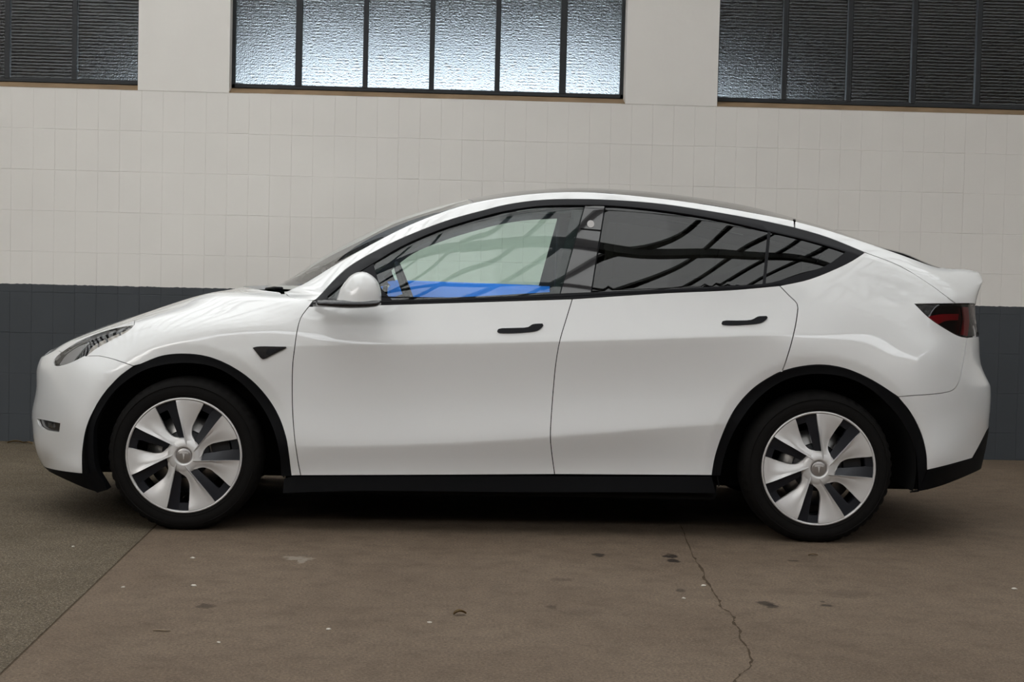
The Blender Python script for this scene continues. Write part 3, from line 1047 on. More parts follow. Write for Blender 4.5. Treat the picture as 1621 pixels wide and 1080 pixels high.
# ------------------------------------------------------------------ outlines read off the side of the car
F_ARCH_O = [(131,751),(131,715),(138.4,672.6),(157.6,634),(187,598),(221.5,577),(255.5,564),(294,560.6),(332,566),(370.5,583),(404.6,608.7),(434.4,647),(451.5,689.6),(461,753.5)]
F_ARCH_I = [(446,754),(443,719),(430,672.6),(406,632),(376,602),(341,582),(294,575),(247,580.5),(217.6,592),(187,614.7),(166.5,641),(151,674),(149,705)]
R_ARCH_O = [(1127,753),(1132,724),(1145,685.4),(1164,647),(1193,614.7),(1228.6,592),(1261,582),(1299,578),(1338,584),(1380,602),(1415,624),(1441,653),(1458.5,688.6),(1466,721),(1467,745)]
R_ARCH_I = [(1453,752),(1449,714),(1431,672.5),(1405,640),(1373,613),(1338,597.5),(1299,592),(1262,595.5),(1231,607.5),(1197,634),(1166,676),(1149,714),(1140,753)]
BUMPER_JOINT = [(136,564),(158,564),(178.6,568.6),(195,574),(211,579.5)]
HL_TOP = [(86,569.6),(97,558.4),(117.4,545),(142,533),(172.4,522.4),(199,516.7),(212,515)]
HL_BOT = [(212,515),(203,524),(182.6,535),(152,552),(134,563.5),(121.5,569.6),(107,576),(97,578.5),(88,579),(85,576),(86,569.6)]
DOOR_FRONT = [(489,485.5),(476,503.5),(470,526),(466.6,550),(463.5,576),(462.5,613),(463.2,650),(466,690),(470.6,724),(476,753)]
DOOR_MID = [(906,473.5),(897,503),(886.5,538.6),(880,575),(875.7,619),(872,670),(871.3,693),(873,714),(878,751.5)]
DOOR_REAR = [(1234,452.5),(1249,468),(1262,482),(1261.3,502),(1254,538),(1241.5,579),(1237,590)]
BELT_LOW = [(489,485.5),(603,483),(800,477),(906,473.5)]
BELT_LOW2 = [(906,473.5),(1047,464.3),(1160,459),(1234,452.5)]
RAIL_LOW = [(496,476),(500,474),(548,426),(597.5,396),(647,372.6),(709,349),(770,332),(800,324.5),(849,317.5),(899,315.3),(973,317),(1047,323),(1121,334),(1200,348),(1257.5,360.3)]
RAIL_REAR = [(1257.5,360.3),(1310,376),(1368.5,399.5)]
APILLAR_CUT = [(450,462),(457,469),(470,473),(496,476)]
HATCH_GAP = [(1368.5,399.5),(1421.5,420),(1470,449),(1513,481)]
QTRIM_LOW = [(1368.5,399.5),(1350,412),(1325,424.7),(1280,442.5),(1234,452.5)]
TL_LOW = [(1449,481.6),(1470,502),(1495.5,519.5),(1518,531.5),(1531,534.2)]
BUMP_R = [(1421.5,628.5),(1508,618),(1517,607),(1520,597),(1526,566),(1531,534.2)]


def cut(curve, a, b):
    """the piece of a point list between two of its indices, either direction"""
    return curve[a:b + 1] if a <= b else list(reversed(curve[b:a + 1]))


def rev(c):
    return list(reversed(c))


HT = 412.0                      # hood side edge
s_tip, t_tip = st_of(212, 515)
s_cw, t_cw = st_of(450, 462)
HOOD_SIDE = [(s_tip + 2, HT), (300, HT), (400, HT + 6), (452, HT + 14)]

panel('hood', [('st', [(0, 520), (30, 500), (55, 440), st_of(97, 558.4)]), HL_TOP[1:], ('st', [(s_tip, t_tip), (s_tip + 2, HT)]), ('st', HOOD_SIDE),
               ('st', [(452, HT + 14), (462, 455), (455, 500), (440, 575), (436, 640)]), ('st', [(436, 640), (250, 640), (0, 640)]), ('st', [(0, 640), (0, 520)])],
      'paint', center=True, thick=.02, inset=.4)
panel('front_bumper', [('st', [(0, 520), (30, 500), (55, 440), st_of(97, 558.4)]), [(97, 558.4), (91, 563.5), (86, 569.6)], rev(HL_BOT[4:]), BUMPER_JOINT,
                       [(211, 579.5), (187, 598), (157.6, 634), (138.4, 672.6), (131, 715), (131, 750)],
                       ('st', [st_of(131, 750), (90, 22), (60, 22), (0, 22)]), ('st', [(0, 22), (0, 520)])], 'paint', center=True, inset=.4,
      holes=[[[(58.5, 663.3), (75, 666.3), (95, 670.5)], [(95, 670.5), (93.2, 684)], [(93.2, 684), (80, 682), (70.6, 679.6), (62.4, 673.8), (58.5, 663.3)]]])
panel('fender', [BUMPER_JOINT[::-1], HL_BOT[:5] + [(136, 564)], ('st', [(s_tip, t_tip), (s_tip + 2, HT)])][:0] or
      [rev(BUMPER_JOINT), [(136, 564), (152, 552), (182.6, 535), (203, 524), (212, 515)], ('st', [(s_tip, t_tip), (s_tip + 2, HT)]), ('st', HOOD_SIDE),
       ('st', [(452, HT + 14), (s_cw, t_cw)]), APILLAR_CUT, [(496, 476), (489, 485.5)], DOOR_FRONT, [(476, 753), (461, 753.5)], rev(F_ARCH_O[5:]), [(221.5, 577), (211, 579.5)]], 'paint', grid=6)
panel('front_door', [BELT_LOW, DOOR_MID, [(878, 751.5), (476, 753)], rev(DOOR_FRONT)], 'paint')
panel('rear_door', [BELT_LOW2, DOOR_REAR, [(1237, 588.5), (1228.6, 592), (1193, 614.7), (1164, 647), (1145, 685.4), (1132, 724), (1127, 753)], [(1127, 753), (878, 751.5)], rev(DOOR_MID)], 'paint', grid=6)
panel('quarter_panel', [rev(QTRIM_LOW), HATCH_GAP, [(1513, 481), (1449, 481.6)], TL_LOW, rev(BUMP_R), [(1421.5, 628.5), (1415, 624), (1380, 602), (1338, 584), (1299, 578), (1261, 582), (1237, 588.5)], rev(DOOR_REAR)], 'paint', grid=6, inset=.9)
panel('roof_rail', [APILLAR_CUT, RAIL_LOW[:], ('st', [st_of(1257.5, 360.3), (1257, 465)]), ('st', [(1257, 465), (900, 465), (755, 465), (505, 465)]), ('st', [(505, 465), st_of(450, 462)])], 'paint')
panel('tailgate', [('st', [(1258, 465), st_of(1258, 360.3)]), RAIL_REAR, HATCH_GAP, [(1513, 481), (1541, 480.3)], ('st', [st_of(1541, 480.3), (1585, 300), (1620, 300)]),
                   ('st', [(1620, 300), (1620, 640)]), ('st', [(1620, 640), (1499, 640)]), ('st', [(1499, 640), (1498, 560), (1490, 490), (1482, 468)]), ('st', [(1482, 468), (1400, 465), (1258, 465)])],
      'paint', center=True, thick=.02, inset=.9)
panel('rear_bumper', [BUMP_R, [(1531, 534.2), (1548.5, 532.5)], ('st', [st_of(1548.5, 532.5), (1590, 246), (1620, 246)]), ('st', [(1620, 246), (1620, 62)]),
                      ('st', [(1620, 62), (1600, 60), st_of(1562.5, 681)]), [(1562.5, 681), (1551, 704), (1539, 726)], [(1539, 726), (1500, 737), (1467, 745)],
                      [(1467, 745), (1466, 721), (1458.5, 688.6), (1441, 653), (1421.5, 628.5)]], 'paint', center=True)
panel('tailgate_lower_skin', [('st', [(1585, 246), (1620, 246)]), ('st', [(1620, 246), (1620, 300)]), ('st', [(1620, 300), (1585, 300)]), ('st', [(1585, 300), (1585, 246)])], 'paint', center=True)

# glass
panel('windscreen', [('st', [(505, 466), (755, 466)]), ('st', [(755, 466), (753, 640)]), ('st', [(753, 640), (490, 640)]), ('st', [(490, 640), (492, 550), (505, 466)])], 'windscreen', center=True, thick=.005, off=-.002)
panel('roof_glass', [('st', [(756, 466), (1256, 466)]), ('st', [(1256, 466), (1256, 640)]), ('st', [(1256, 640), (755, 640)]), ('st', [(755, 640), (756, 466)])], 'roofglass', center=True, thick=.005, off=-.002)
panel('rear_window', [('st', [(1259, 466), (1400, 466), (1482, 469)]), ('st', [(1482, 469), (1490, 491), (1498, 560), (1498, 640)]), ('st', [(1498, 640), (1259, 640)]), ('st', [(1259, 640), (1259, 466)])], 'privacy', center=True, thick=.005, off=-.003)
GL_TOP_F = [(519, 469), (548, 445), (558, 437.5), (595, 414.5), (634.6, 391), (696, 364.3), (758, 345), (800, 334.5), (849, 327), (889, 325.2), (923, 325)]
panel('front_door_window', [GL_TOP_F, [(923, 325), (884, 465)], [(884, 465), (800, 469.5), (620, 475), (519, 473.5)], [(519, 473.5), (519, 469)]], 'glass', off=-.006, thick=.004, inset=-1.5)
panel('rear_door_window', [[(960, 325.6), (997, 328), (1047, 333.5), (1121, 345), (1180, 357.5), (1217, 366.5)], [(1217, 366.5), (1209, 449.5)], [(1209, 449.5), (1100, 455.5), (1047, 458.3), (938, 463)], [(938, 463), (960, 325.6)]],
      'privacy', off=-.006, thick=.004, inset=-1)
panel('quarter_window', [[(1219, 367), (1270, 379), (1310, 390), (1338, 399)], [(1338, 399), (1308, 420), (1270, 433), (1211, 449)], [(1211, 449), (1219, 367)]], 'privacy', off=-.006, thick=.004, inset=-1)
# black surround, pillars, mouldings
panel('window_surround', [RAIL_LOW[1:], RAIL_REAR, QTRIM_LOW, rev(BELT_LOW2), rev(BELT_LOW), [(489, 485.5), (500, 474)]], 'trim', off=.001, thick=.014, inset=.5,
      holes=[[GL_TOP_F, [(923, 325), (960, 325.6), (997, 328), (1047, 333.5), (1121, 345), (1180, 357.5), (1217, 366.5), (1270, 379), (1310, 390), (1338, 399)],
              [(1338, 399), (1308, 420), (1270, 433), (1209, 449.5), (1100, 455.5), (1047, 458.3), (938, 463), (884, 465), (800, 469.5), (620, 475), (519, 473.5)], [(519, 473.5), (519, 469)]]])
bp = panel('pillar_trim', [[(926, 325), (957.5, 325.6)], [(957.5, 325.6), (935.5, 463)], [(935.5, 463), (887, 465)], [(887, 465), (926, 325)]], 'pillar', off=-.002, thick=.01, inset=.5)
panel('pillar_seam', [[(919, 361), (952, 364)], [(952, 364), (951.7, 366)], [(951.7, 366), (918.4, 363)], [(918.4, 363), (919, 361)]], 'void', off=.0, thick=.002, inset=0, parent=bp)
panel('sticker', [[(935 + 5.6 * math.cos(k * PI / 6), 354.5 + 5.8 * math.sin(k * PI / 6)) for k in range(13)]], 'dot', off=.0, thick=.001, inset=0, both=False, parent=bp[0], label='pale round sticker')
panel('divider_bar', [[(1215.5, 366), (1220, 367)], [(1220, 367), (1212, 449.4)], [(1212, 449.4), (1207.5, 449.6)], [(1207.5, 449.6), (1215.5, 366)]], 'trim', off=-.001, thick=.01, inset=0)
panel('mirror_sail', [[(556, 440), (591, 417.5)], [(591, 417.5), (595, 432), (603, 455), (621, 475.5)], [(621, 475.5), (530, 476)], [(530, 476), (543, 460), (556, 440)]], 'trim', off=-.001, thick=.01, inset=0)
panel('belt_seal', [[(519, 473.8), (620, 475.3), (800, 469.8), (884, 465.3), (937, 463.3), (1047, 458.6), (1100, 455.8), (1209, 449.8), (1234, 446)], [(1234, 446), (1236, 449.5)],
                    [(1236, 449.5), (1209, 453.2), (1100, 459.2), (1047, 461.6), (937, 467), (884, 470), (800, 473.2), (620, 479), (519, 480)], [(519, 480), (519, 473.8)]], 'trim', off=.004, thick=.006, inset=0)
# inner lining behind the frame, seen through the windows
panel('pillar_lining', [RAIL_LOW[2:], RAIL_REAR, QTRIM_LOW, rev(BELT_LOW2), rev(BELT_LOW[1:]), [(603, 483), (548, 426)]][:0] or
      [('st', [(520, 438), (760, 438), (1000, 442), (1250, 445)]), ('st', [(1250, 445), (1370, 436)]), ('st', [(1370, 440), (1370, 330), (1330, 290)]), ('st', [(1330, 290), (900, 290), (500, 290)]), ('st', [(500, 290), (520, 438)])],
      'liner', off=-.03, thick=0, inset=0, grid=14,
      holes=[[[(580, 440), (634.6, 397), (696, 371), (758, 352), (800, 341.5), (849, 334), (905, 331)], [(905, 331), (877, 458)], [(877, 458), (760, 465), (600, 471)], [(600, 471), (580, 440)]],
             [[(965, 333), (1047, 341), (1121, 353), (1180, 366), (1260, 384), (1310, 400)], [(1310, 400), (1270, 424), (1200, 440), (1047, 451), (945, 455)], [(945, 455), (965, 333)]]])

panel('roof_lining', [('st', [(515, 442), (760, 440), (1000, 444), (1250, 447)]), ('st', [(1250, 447), (1250, 463)]), ('st', [(1250, 463), (1000, 463), (760, 463), (520, 463)]), ('st', [(520, 463), (515, 442)])],
      'pale_liner', off=-.022, thick=0, inset=0, grid=14, label='pale grey roof edge lining')

# plastics
clad_f = panel('wheel_arch_trim', [F_ARCH_O, [(461, 753.5), (446, 754)], F_ARCH_I, [(149, 705), (153, 740), (172, 775)], [(172, 775), (155, 780)], [(155, 780), (131, 751)]], 'clad', off=.006, thick=.03, inset=.3, grid=8)
clad_r = panel('wheel_arch_trim', [R_ARCH_O, [(1467, 745), (1454, 778)], [(1454, 778), (1453, 752)], R_ARCH_I[:], [(1140, 753), (1127, 753)]], 'clad', off=.006, thick=.025, inset=.3, grid=8)
panel('rocker_trim', [[(461, 754), (800, 753.2), (1127, 754)], ('st', [(1128, 18), (1134, 0)]), ('st', [(1134, 0), (800, 0), (447, 0)]), ('st', [(447, 0), (449, 18)])], 'clad', off=.002, thick=.05)
panel('front_valance', [('st', [(0, 22), (60, 22), (90, 22), st_of(131, 751)]), [(131, 751), (155, 780)], ('st', [(155, 0), (80, 0), (0, 0)]), ('st', [(0, 0), (0, 22)])], 'clad', center=True, thick=.02)
panel('rear_valance', [('st', [(1620, 62), (1600, 60), st_of(1562.5, 681)]), [(1562.5, 681), (1551, 704), (1539, 726)], [(1539, 726), (1500, 737), (1467, 745)], [(1467, 745), (1454, 778)],
                       ('st', [(1442, 0), (1500, 0), (1560, 0), (1620, 0)]), ('st', [(1620, 0), (1620, 62)])], 'clad', center=True, thick=.02, off=.002)
panel('cowl_panel', [('st', [(464, 456), (504, 464)]), ('st', [(504, 464), (491, 550), (489, 640)]), ('st', [(489, 640), (437, 640)]), ('st', [(437, 640), (441, 575), (456, 500), (464, 456)])], 'void', center=True, off=-.024, thick=.01)
panel('side_camera_trim', [[(400, 551), (406.5, 549), (453, 549)], [(453, 549), (454, 551)], [(454, 551), (421, 567.7)], [(421, 567.7), (416, 568.8), (413, 567)], [(413, 567), (400, 551)]], 'gloss_black', off=.008, thick=.012, inset=.2, grid=6)
panel('side_camera_trim', [[(424, 553), (447, 551.5)], [(447, 551.5), (427, 562)], [(427, 562), (422, 560), (424, 553)]], 'trim', off=.012, thick=.006, inset=.2, grid=6)
for hp in ([(787, 525), (789, 521.6), (812, 520), (835.6, 518.6), (842, 514.6), (848, 513.3), (858.7, 513)], [(1142, 512.4), (1144, 509), (1166, 508.2), (1189, 507), (1199.5, 501.8), (1204, 501.2), (1213, 501)]):
    x0, y0 = hp[0]
    panel('door_handle', [hp, [hp[-1], (x0 + 73, y0 - 9), (x0 + 65.5, y0 - 2), (x0 + 56, y0 + .6), (x0 + 2, y0 + 2.2), hp[0]]], 'trim', off=.006, thick=.014, inset=0, grid=5)

# lamps
hl = panel('headlight', [HL_TOP, HL_BOT], 'lampdark', off=-.028, thick=0, inset=.4, grid=6)
panel('lamp_lens', [HL_TOP, HL_BOT], 'lens', off=-.001, thick=.012, inset=.8, grid=6, parent=hl)
panel('reflector', [[(90, 575.5), (101, 560), (121.6, 545.8), (140, 539)], [(140, 539), (129.7, 549.4), (117.5, 563.7), (111.4, 573)], [(111.4, 573), (101, 576.5), (90, 575.5)]], 'silver', off=-.014, thick=.008, grid=6, inset=0, parent=hl, label='pale grey lamp reflector')
for sg in ([(136, 560), (142, 549.4), (152, 541.5), (152.6, 551)], [(154.6, 540.2), (164.5, 535.5), (166, 543), (155, 549.5)], [(168.5, 534), (186, 526), (187, 531.5), (170, 540.5)], [(189, 524.5), (207, 517.5), (200, 524), (190.5, 529.5)]):
    panel('reflector', [[sg[k], sg[(k + 1) % 4]] for k in range(4)], 'cream', off=-.010, thick=.008, grid=6, inset=0, parent=hl, label='pale cream reflector segment')
panel('lamp_trim', [[(120, 569), (136, 547), (160, 533)], [(160, 533), (172, 529)], [(172, 529), (150, 541), (137, 556), (130, 564)], [(130, 564), (120, 569)]], 'gloss_black', off=-.010, thick=.01, grid=6, inset=0, parent=hl)
TL_TOP = [(1449, 481.6), (1531, 481), (1541, 480.5)]
TL_R = [(1541, 480.5), (1547, 487), (1552, 505), (1549.5, 532)]
tl = panel('tail_light', [TL_TOP, TL_R, [(1549.5, 532), (1531, 534.2)], rev(TL_LOW)], 'lampdark', off=-.020, thick=.01, inset=.5, grid=6)
panel('lamp_lens', [TL_TOP, TL_R, [(1549.5, 532), (1531, 534.2)], rev(TL_LOW)], 'smoke', off=0, thick=.01, inset=.8, grid=6, parent=tl)
panel('red_light', [[(1470, 501), (1490, 497.5), (1521, 497)], [(1521, 497), (1519.6, 507)], [(1519.6, 507), (1500, 508), (1488, 513)], [(1488, 513), (1470, 501)]], 'red', off=-.010, thick=.008, grid=6, inset=0, parent=tl, label='red lamp segment')
panel('red_light', [[(1527, 486), (1535.5, 486)], [(1535.5, 486), (1537, 510), (1534, 532)], [(1534, 532), (1524.5, 530)], [(1524.5, 530), (1529, 505), (1527, 486)]], 'red', off=-.008, thick=.008, grid=6, inset=0, parent=tl, label='red lamp segment')
panel('clear_light', [[(1538, 482.5), (1545, 487.5)], [(1545, 487.5), (1550, 505), (1546, 515)], [(1546, 515), (1541, 503), (1538, 482.5)]], 'clearlamp', off=-.008, thick=.008, grid=5, inset=0, parent=tl, label='clear lamp segment')
fog = panel('fog_light', [[(58.5, 663.3), (75, 666.3), (95, 670.5)], [(95, 670.5), (93.2, 684)], [(93.2, 684), (80, 682), (70.6, 679.6), (62.4, 673.8), (58.5, 663.3)]], 'lampdark', off=-.016, thick=0, inset=-1.5, grid=5)
panel('lamp_bulb', [[(73, 668.5), (79, 669.5)], [(79, 669.5), (80, 677.5)], [(80, 677.5), (74, 676.5)], [(74, 676.5), (73, 668.5)]], 'chrome', off=-.008, thick=.008, inset=0, grid=4, parent=fog)

# dark structure under the panels
keep = np.ones((NS, NT), bool)
for hub in (HUB_F, HUB_R):
    keep &= np.hypot(GRID[..., 0] - hub.x, GRID[..., 2] - HUB_Z) > .455
keep &= (T_[None, :] < 286) | (S_[:, None] < 434) | ((S_[:, None] < 502) & (T_[None, :] < 436)) | ((S_[:, None] > 1380) & (T_[None, :] < 462))
SH = GRID - NRM * 0.03
SH[..., 1] = np.minimum(SH[..., 1], 0)
kq = keep[:-1, :-1] & keep[1:, :-1] & keep[:-1, 1:] & keep[1:, 1:]
st_ = 4
bm = bmesh.new()
vm = {}
for sg in (1, -1):
    for i in range(0, NS - st_, st_):
        for j in range(0, NT - st_, st_):
            if kq[i:i + st_, j:j + st_].all():
                vs = []
                for a, b in ((i, j), (i + st_, j), (i + st_, j + st_), (i, j + st_)):
                    k = (a, b, sg)
                    if k not in vm:
                        p = SH[a, b]
                        vm[k] = bm.verts.new((p[0], p[1] * sg, p[2]))
                    vs.append(vm[k])
                bm.faces.new(vs)
bm_obj('inner_structure', bm, M['void'], car)
bm = bmesh.new()
add_box(bm, (-1.0, -.84, .17), (1.0, .84, .27), .02)
add_box(bm, (-2.0, -.52, .20), (-.98, .52, .40), .03)
add_box(bm, (.98, -.55, .20), (2.1, .55, .42), .03)
bm_obj('underbody', bm, M['void'], car)
for hub in (HUB_F, HUB_R):
    for sg in (-1, 1):
        bm = bmesh.new()
        n = 40
        pr = [(.462, .905), (.452, .88), (.452, .58), (.25, .56), (.0, .56)]
        rings = []
        for r, w in pr:
            rings.append([bm.verts.new((hub.x + r * math.cos(-.22 + (PI + .44) * k / n), sg * w, HUB_Z + r * math.sin(-.22 + (PI + .44) * k / n))) for k in range(n + 1)])
        for a, b in zip(rings[:-1], rings[1:]):
            for k in range(n):
                bm.faces.new((a[k], a[k + 1], b[k + 1], b[k]))
        bm_obj('wheel_well', bm, M['void'], car, smooth=True)


# ------------------------------------------------------------------ door mirrors
def pillow_mesh(name, segs, depth, wmid, flat=0.0, open_below=None):
    """a rounded solid whose side outline is given in pixels at half-width wmid"""
    poly = []
    for sg in segs:
        for p in curve2(sg, 2.0):
            q = Lp(p[0], p[1], wmid)
            q = (q.x, q.z)
            if not poly or math.hypot(q[0] - poly[-1][0], q[1] - poly[-1][1]) > .0015:
                poly.append(q)
    if math.hypot(poly[0][0] - poly[-1][0], poly[0][1] - poly[-1][1]) < .0015:
        poly.pop()
    S = 1000.0
    v, t = fill([(a * S, b * S) for a, b in poly], 9.0)
    P = np.array(poly) * S
    Q = np.roll(P, -1, axis=0)
    use = np.ones(len(P), bool)
    if open_below is not None:                      # these edges do not round the solid off: it ends flat there
        use = ~((P[:, 1] < open_below * S) & (Q[:, 1] < open_below * S))
    P, Q = P[use], Q[use]

    def dist(x, y):
        d = Q - P
        w_ = np.clip(((x - P[:, 0]) * d[:, 0] + (y - P[:, 1]) * d[:, 1]) / np.maximum((d ** 2).sum(1), 1e-9), 0, 1)
        return float(np.min(np.hypot(P[:, 0] + d[:, 0] * w_ - x, P[:, 1] + d[:, 1] * w_ - y)))
    ds = [dist(*p) for p in v]
    mx = max(ds)
    V, Fc = [], []
    n = len(v)
    for sg in (-1, 1):
        for p, d in zip(v, ds):
            k = min(1.0, d / mx)
            V.append((p[0] / S, -wmid + sg * depth * (flat + (1 - flat) * math.sqrt(max(0, 1 - (1 - k) ** 2))), p[1] / S))
    for a, b, c in t:
        A = np.array(V[a]); nn = np.cross(np.array(V[b]) - A, np.array(V[c]) - A)
        f = (a, b, c) if nn[1] < 0 else (a, c, b)
        Fc.append(f); Fc.append((f[0] + n, f[2] + n, f[1] + n))
    m_ = len(poly)
    if flat or open_below is not None:
        bnd = {}
        for f in Fc[::2]:
            for k in range(3):
                bnd[(f[k], f[(k + 1) % 3])] = 1
        for a, b in list(bnd):
            if (b, a) not in bnd:
                Fc.append((b, a, a + n, b + n))
    me = bpy.data.meshes.new(name)
    me.from_pydata(V, [], Fc)
    bm = bmesh.new(); bm.from_mesh(me)
    bmesh.ops.remove_doubles(bm, verts=bm.verts, dist=.0004)
    bmesh.ops.recalc_face_normals(bm, faces=bm.faces)
    bm.to_mesh(me); bm.free()
    me.polygons.foreach_set('use_smooth', [True] * len(me.polygons))
    return me


def mirrored(me):
    m2 = me.copy()
    for v in m2.vertices:
        v.co.y = -v.co.y
    m2.flip_normals()
    return m2


me_cap = pillow_mesh('mirror_cap', [[(532.5, 474.5), (541, 454), (553, 438.5), (561, 433), (570, 430.5), (578, 431), (586, 434.5), (593, 440), (598.5, 447), (602, 457), (603.5, 466), (603.2, 482)], [(603.2, 482), (528, 482)], [(528, 482), (532.5, 474.5)]], .078, 1.045, 0.0, Lp(570, 476.5, 1.045).z)
me_base = pillow_mesh('mirror_arm', [[(503, 475.5), (520, 474.8), (603.8, 475.5)], [(603.8, 475.5), (603, 481), (598, 484.5), (560, 487.5), (515, 485), (503, 483), (503, 475.5)]], .088, 1.042, .7)
for sd in (0, 1):
    g = link_mesh('door_mirror', me_cap if sd == 0 else mirrored(me_cap), M['paint'], car)
    link_mesh('mirror_arm', me_base if sd == 0 else mirrored(me_base), M['gloss_black'], g, label='gloss black mirror base')
    bm = bmesh.new()
    a, b = Lp(497, 482, .90), Lp(560, 481, 1.02)
    k = 1 if sd == 0 else -1
    add_tube(bm, [(a.x, a.y * k, a.z), ((a.x + b.x) / 2, (a.y * .6 + b.y * .4) * k, (a.z + b.z) / 2), (b.x, b.y * k, b.z)], [.012, .016, .02], 10)
    bm_obj('mirror_stalk', bm, M['gloss_black'], g, smooth=True)

# ------------------------------------------------------------------ wheels
R_T = 0.352
RR = 0.2635       # outer radius of the silver wheel face


def lathe_bm(bm, prof, n=72, close=False):
    rings = []
    for r, y in prof:
        rings.append([bm.verts.new((r * math.cos(2 * PI * k / n), y, r * math.sin(2 * PI * k / n))) for k in range(n)])
    for a, b in zip(rings[:-1], rings[1:]):
        for k in range(n):
            bm.faces.new((a[k], b[k], b[(k + 1) % n], a[(k + 1) % n]))
    return rings


def pol(r, a, y):
    return (r * math.cos(a), y, r * math.sin(a))


D2R = PI / 180
PX = RR / 366.0


def blade_mesh(a0):
    """one silver blade, outer face towards -y; a0 rotates it"""
    ccw = [(28, 50), (18, 63), (4, 117), (-9, 168), (-22, 219), (-36, 270), (-47, 315), (-55, 353)]
    cw = [(66, 66), (70, 84), (46, 128), (47, 178), (64, 219), (88, 268), (110, 310), (120, 334)]
    nb, na = 10, 24
    rows = []
    cc = curve2(ccw, 14); cw_ = curve2(cw, 14)

    def resamp(c, n):
        L = [0]
        for p, q in zip(c[:-1], c[1:]):
            L.append(L[-1] + math.hypot(q[0] - p[0], q[1] - p[1]))
        return [tuple(np.interp(L[-1] * k / n, L, [p[i] for p in c]) for i in (0, 1)) for k in range(n + 1)]
    cc, cw_ = resamp(cc, na), resamp(cw_, na)
    bm = bmesh.new()
    grid = []
    for k in range(na + 1):
        row = []
        f = k / na
        for q in range(nb + 1):
            b = q / nb                         # 0 at the ccw ridge, 1 at the cw edge
            x = cc[k][0] * (1 - b) + cw_[k][0] * b
            y = cc[k][1] * (1 - b) + cw_[k][1] * b
            r = math.hypot(x, y)
            if k == na:
                s_ = 352.0 / r; x *= s_; y *= s_; r = 352.0
            # ridge stands proud near the hub, the face falls away to the cw edge; flush with the rim outside
            ridge = 0.016 * max(0, min(1, f * 8)) * max(0, 1 - f) ** .6
            d = -0.004 - ridge * max(0, 1 - b / 0.2) ** 1.0 + 0.014 * math.sin(min(f * 1.05, 1) * PI) * (smooth01(.25, 1.0, np.array(b)).item())
            an = math.atan2(y, x) + a0
            row.append(bm.verts.new(pol(r * PX, an, d)))
        grid.append(row)
    for k in range(na):
        for q in range(nb):
            bm.faces.new((grid[k][q], grid[k][q + 1], grid[k + 1][q + 1], grid[k + 1][q]))
    # turned back edges
    for side in (0, nb):
        back = [bm.verts.new((v[side].co.x, v[side].co.y + .022, v[side].co.z)) for v in grid]
        for k in range(na):
            bm.faces.new((grid[k][side], grid[k + 1][side], back[k + 1], back[k]))
    bmesh.ops.recalc_face_normals(bm, faces=bm.faces)
    me = bpy.data.meshes.new('spoke')
    bm.to_mesh(me); bm.free()
    me.polygons.foreach_set('use_smooth', [True] * len(me.polygons))
    me.set_sharp_from_angle(angle=28 * D2R)
    return me


def insert_mesh(a0):
    """dark insert next to a blade: sloped strip, and the floor outside the slot"""
    bm = bmesh.new()
    def rad_line(pts, y0, y1):
        pass
    n = 12
    # strip from the blade ridge (ccw side) to the slot
    A = curve2([(10, 92), (-9, 168), (-22, 219), (-36, 270), (-55, 352)], 22)
    B = curve2([(-38, 112), (-64, 180), (-85, 228), (-103, 272), (-139, 323)], 22)
    m_ = min(len(A), len(B))
    A = [A[int(k * (len(A) - 1) / n)] for k in range(n + 1)]; B = [B[int(k * (len(B) - 1) / n)] for k in range(n + 1)]
    g = []
    for k in range(n + 1):
        row = []
        for q in range(4):
            x = A[k][0] * (1 - q / 3) + B[k][0] * q / 3; y = A[k][1] * (1 - q / 3) + B[k][1] * q / 3
            an = math.atan2(y, x) + a0
            row.append(bm.verts.new(pol(math.hypot(x, y) * PX, an, .006 + .010 * q / 3)))
        row.append(bm.verts.new((row[-1].co.x, .045, row[-1].co.z)))
        g.append(row)
    for k in range(n):
        for q in range(4):
            bm.faces.new((g[k][q], g[k + 1][q], g[k + 1][q + 1], g[k][q + 1]))
    # outer land
    r0, r1 = 303 * PX, 352 * PX
    land = []
    for k in range(7):
        an = (110.5 + 12.5 * k / 6) * D2R + a0
        land.append((bm.verts.new(pol(r0, an, .045)), bm.verts.new(pol(r0, an, .016)), bm.verts.new(pol(r1, an, .010))))
    for k in range(6):
        for q in range(2):
            bm.faces.new((land[k][q], land[k][q + 1], land[k + 1][q + 1], land[k + 1][q]))
    bmesh.ops.recalc_face_normals(bm, faces=bm.faces)
    me = bpy.data.meshes.new('wheel_insert')
    bm.to_mesh(me); bm.free()
    me.polygons.foreach_set('use_smooth', [True] * len(me.polygons))
    me.set_sharp_from_angle(angle=40 * D2R)
    return me


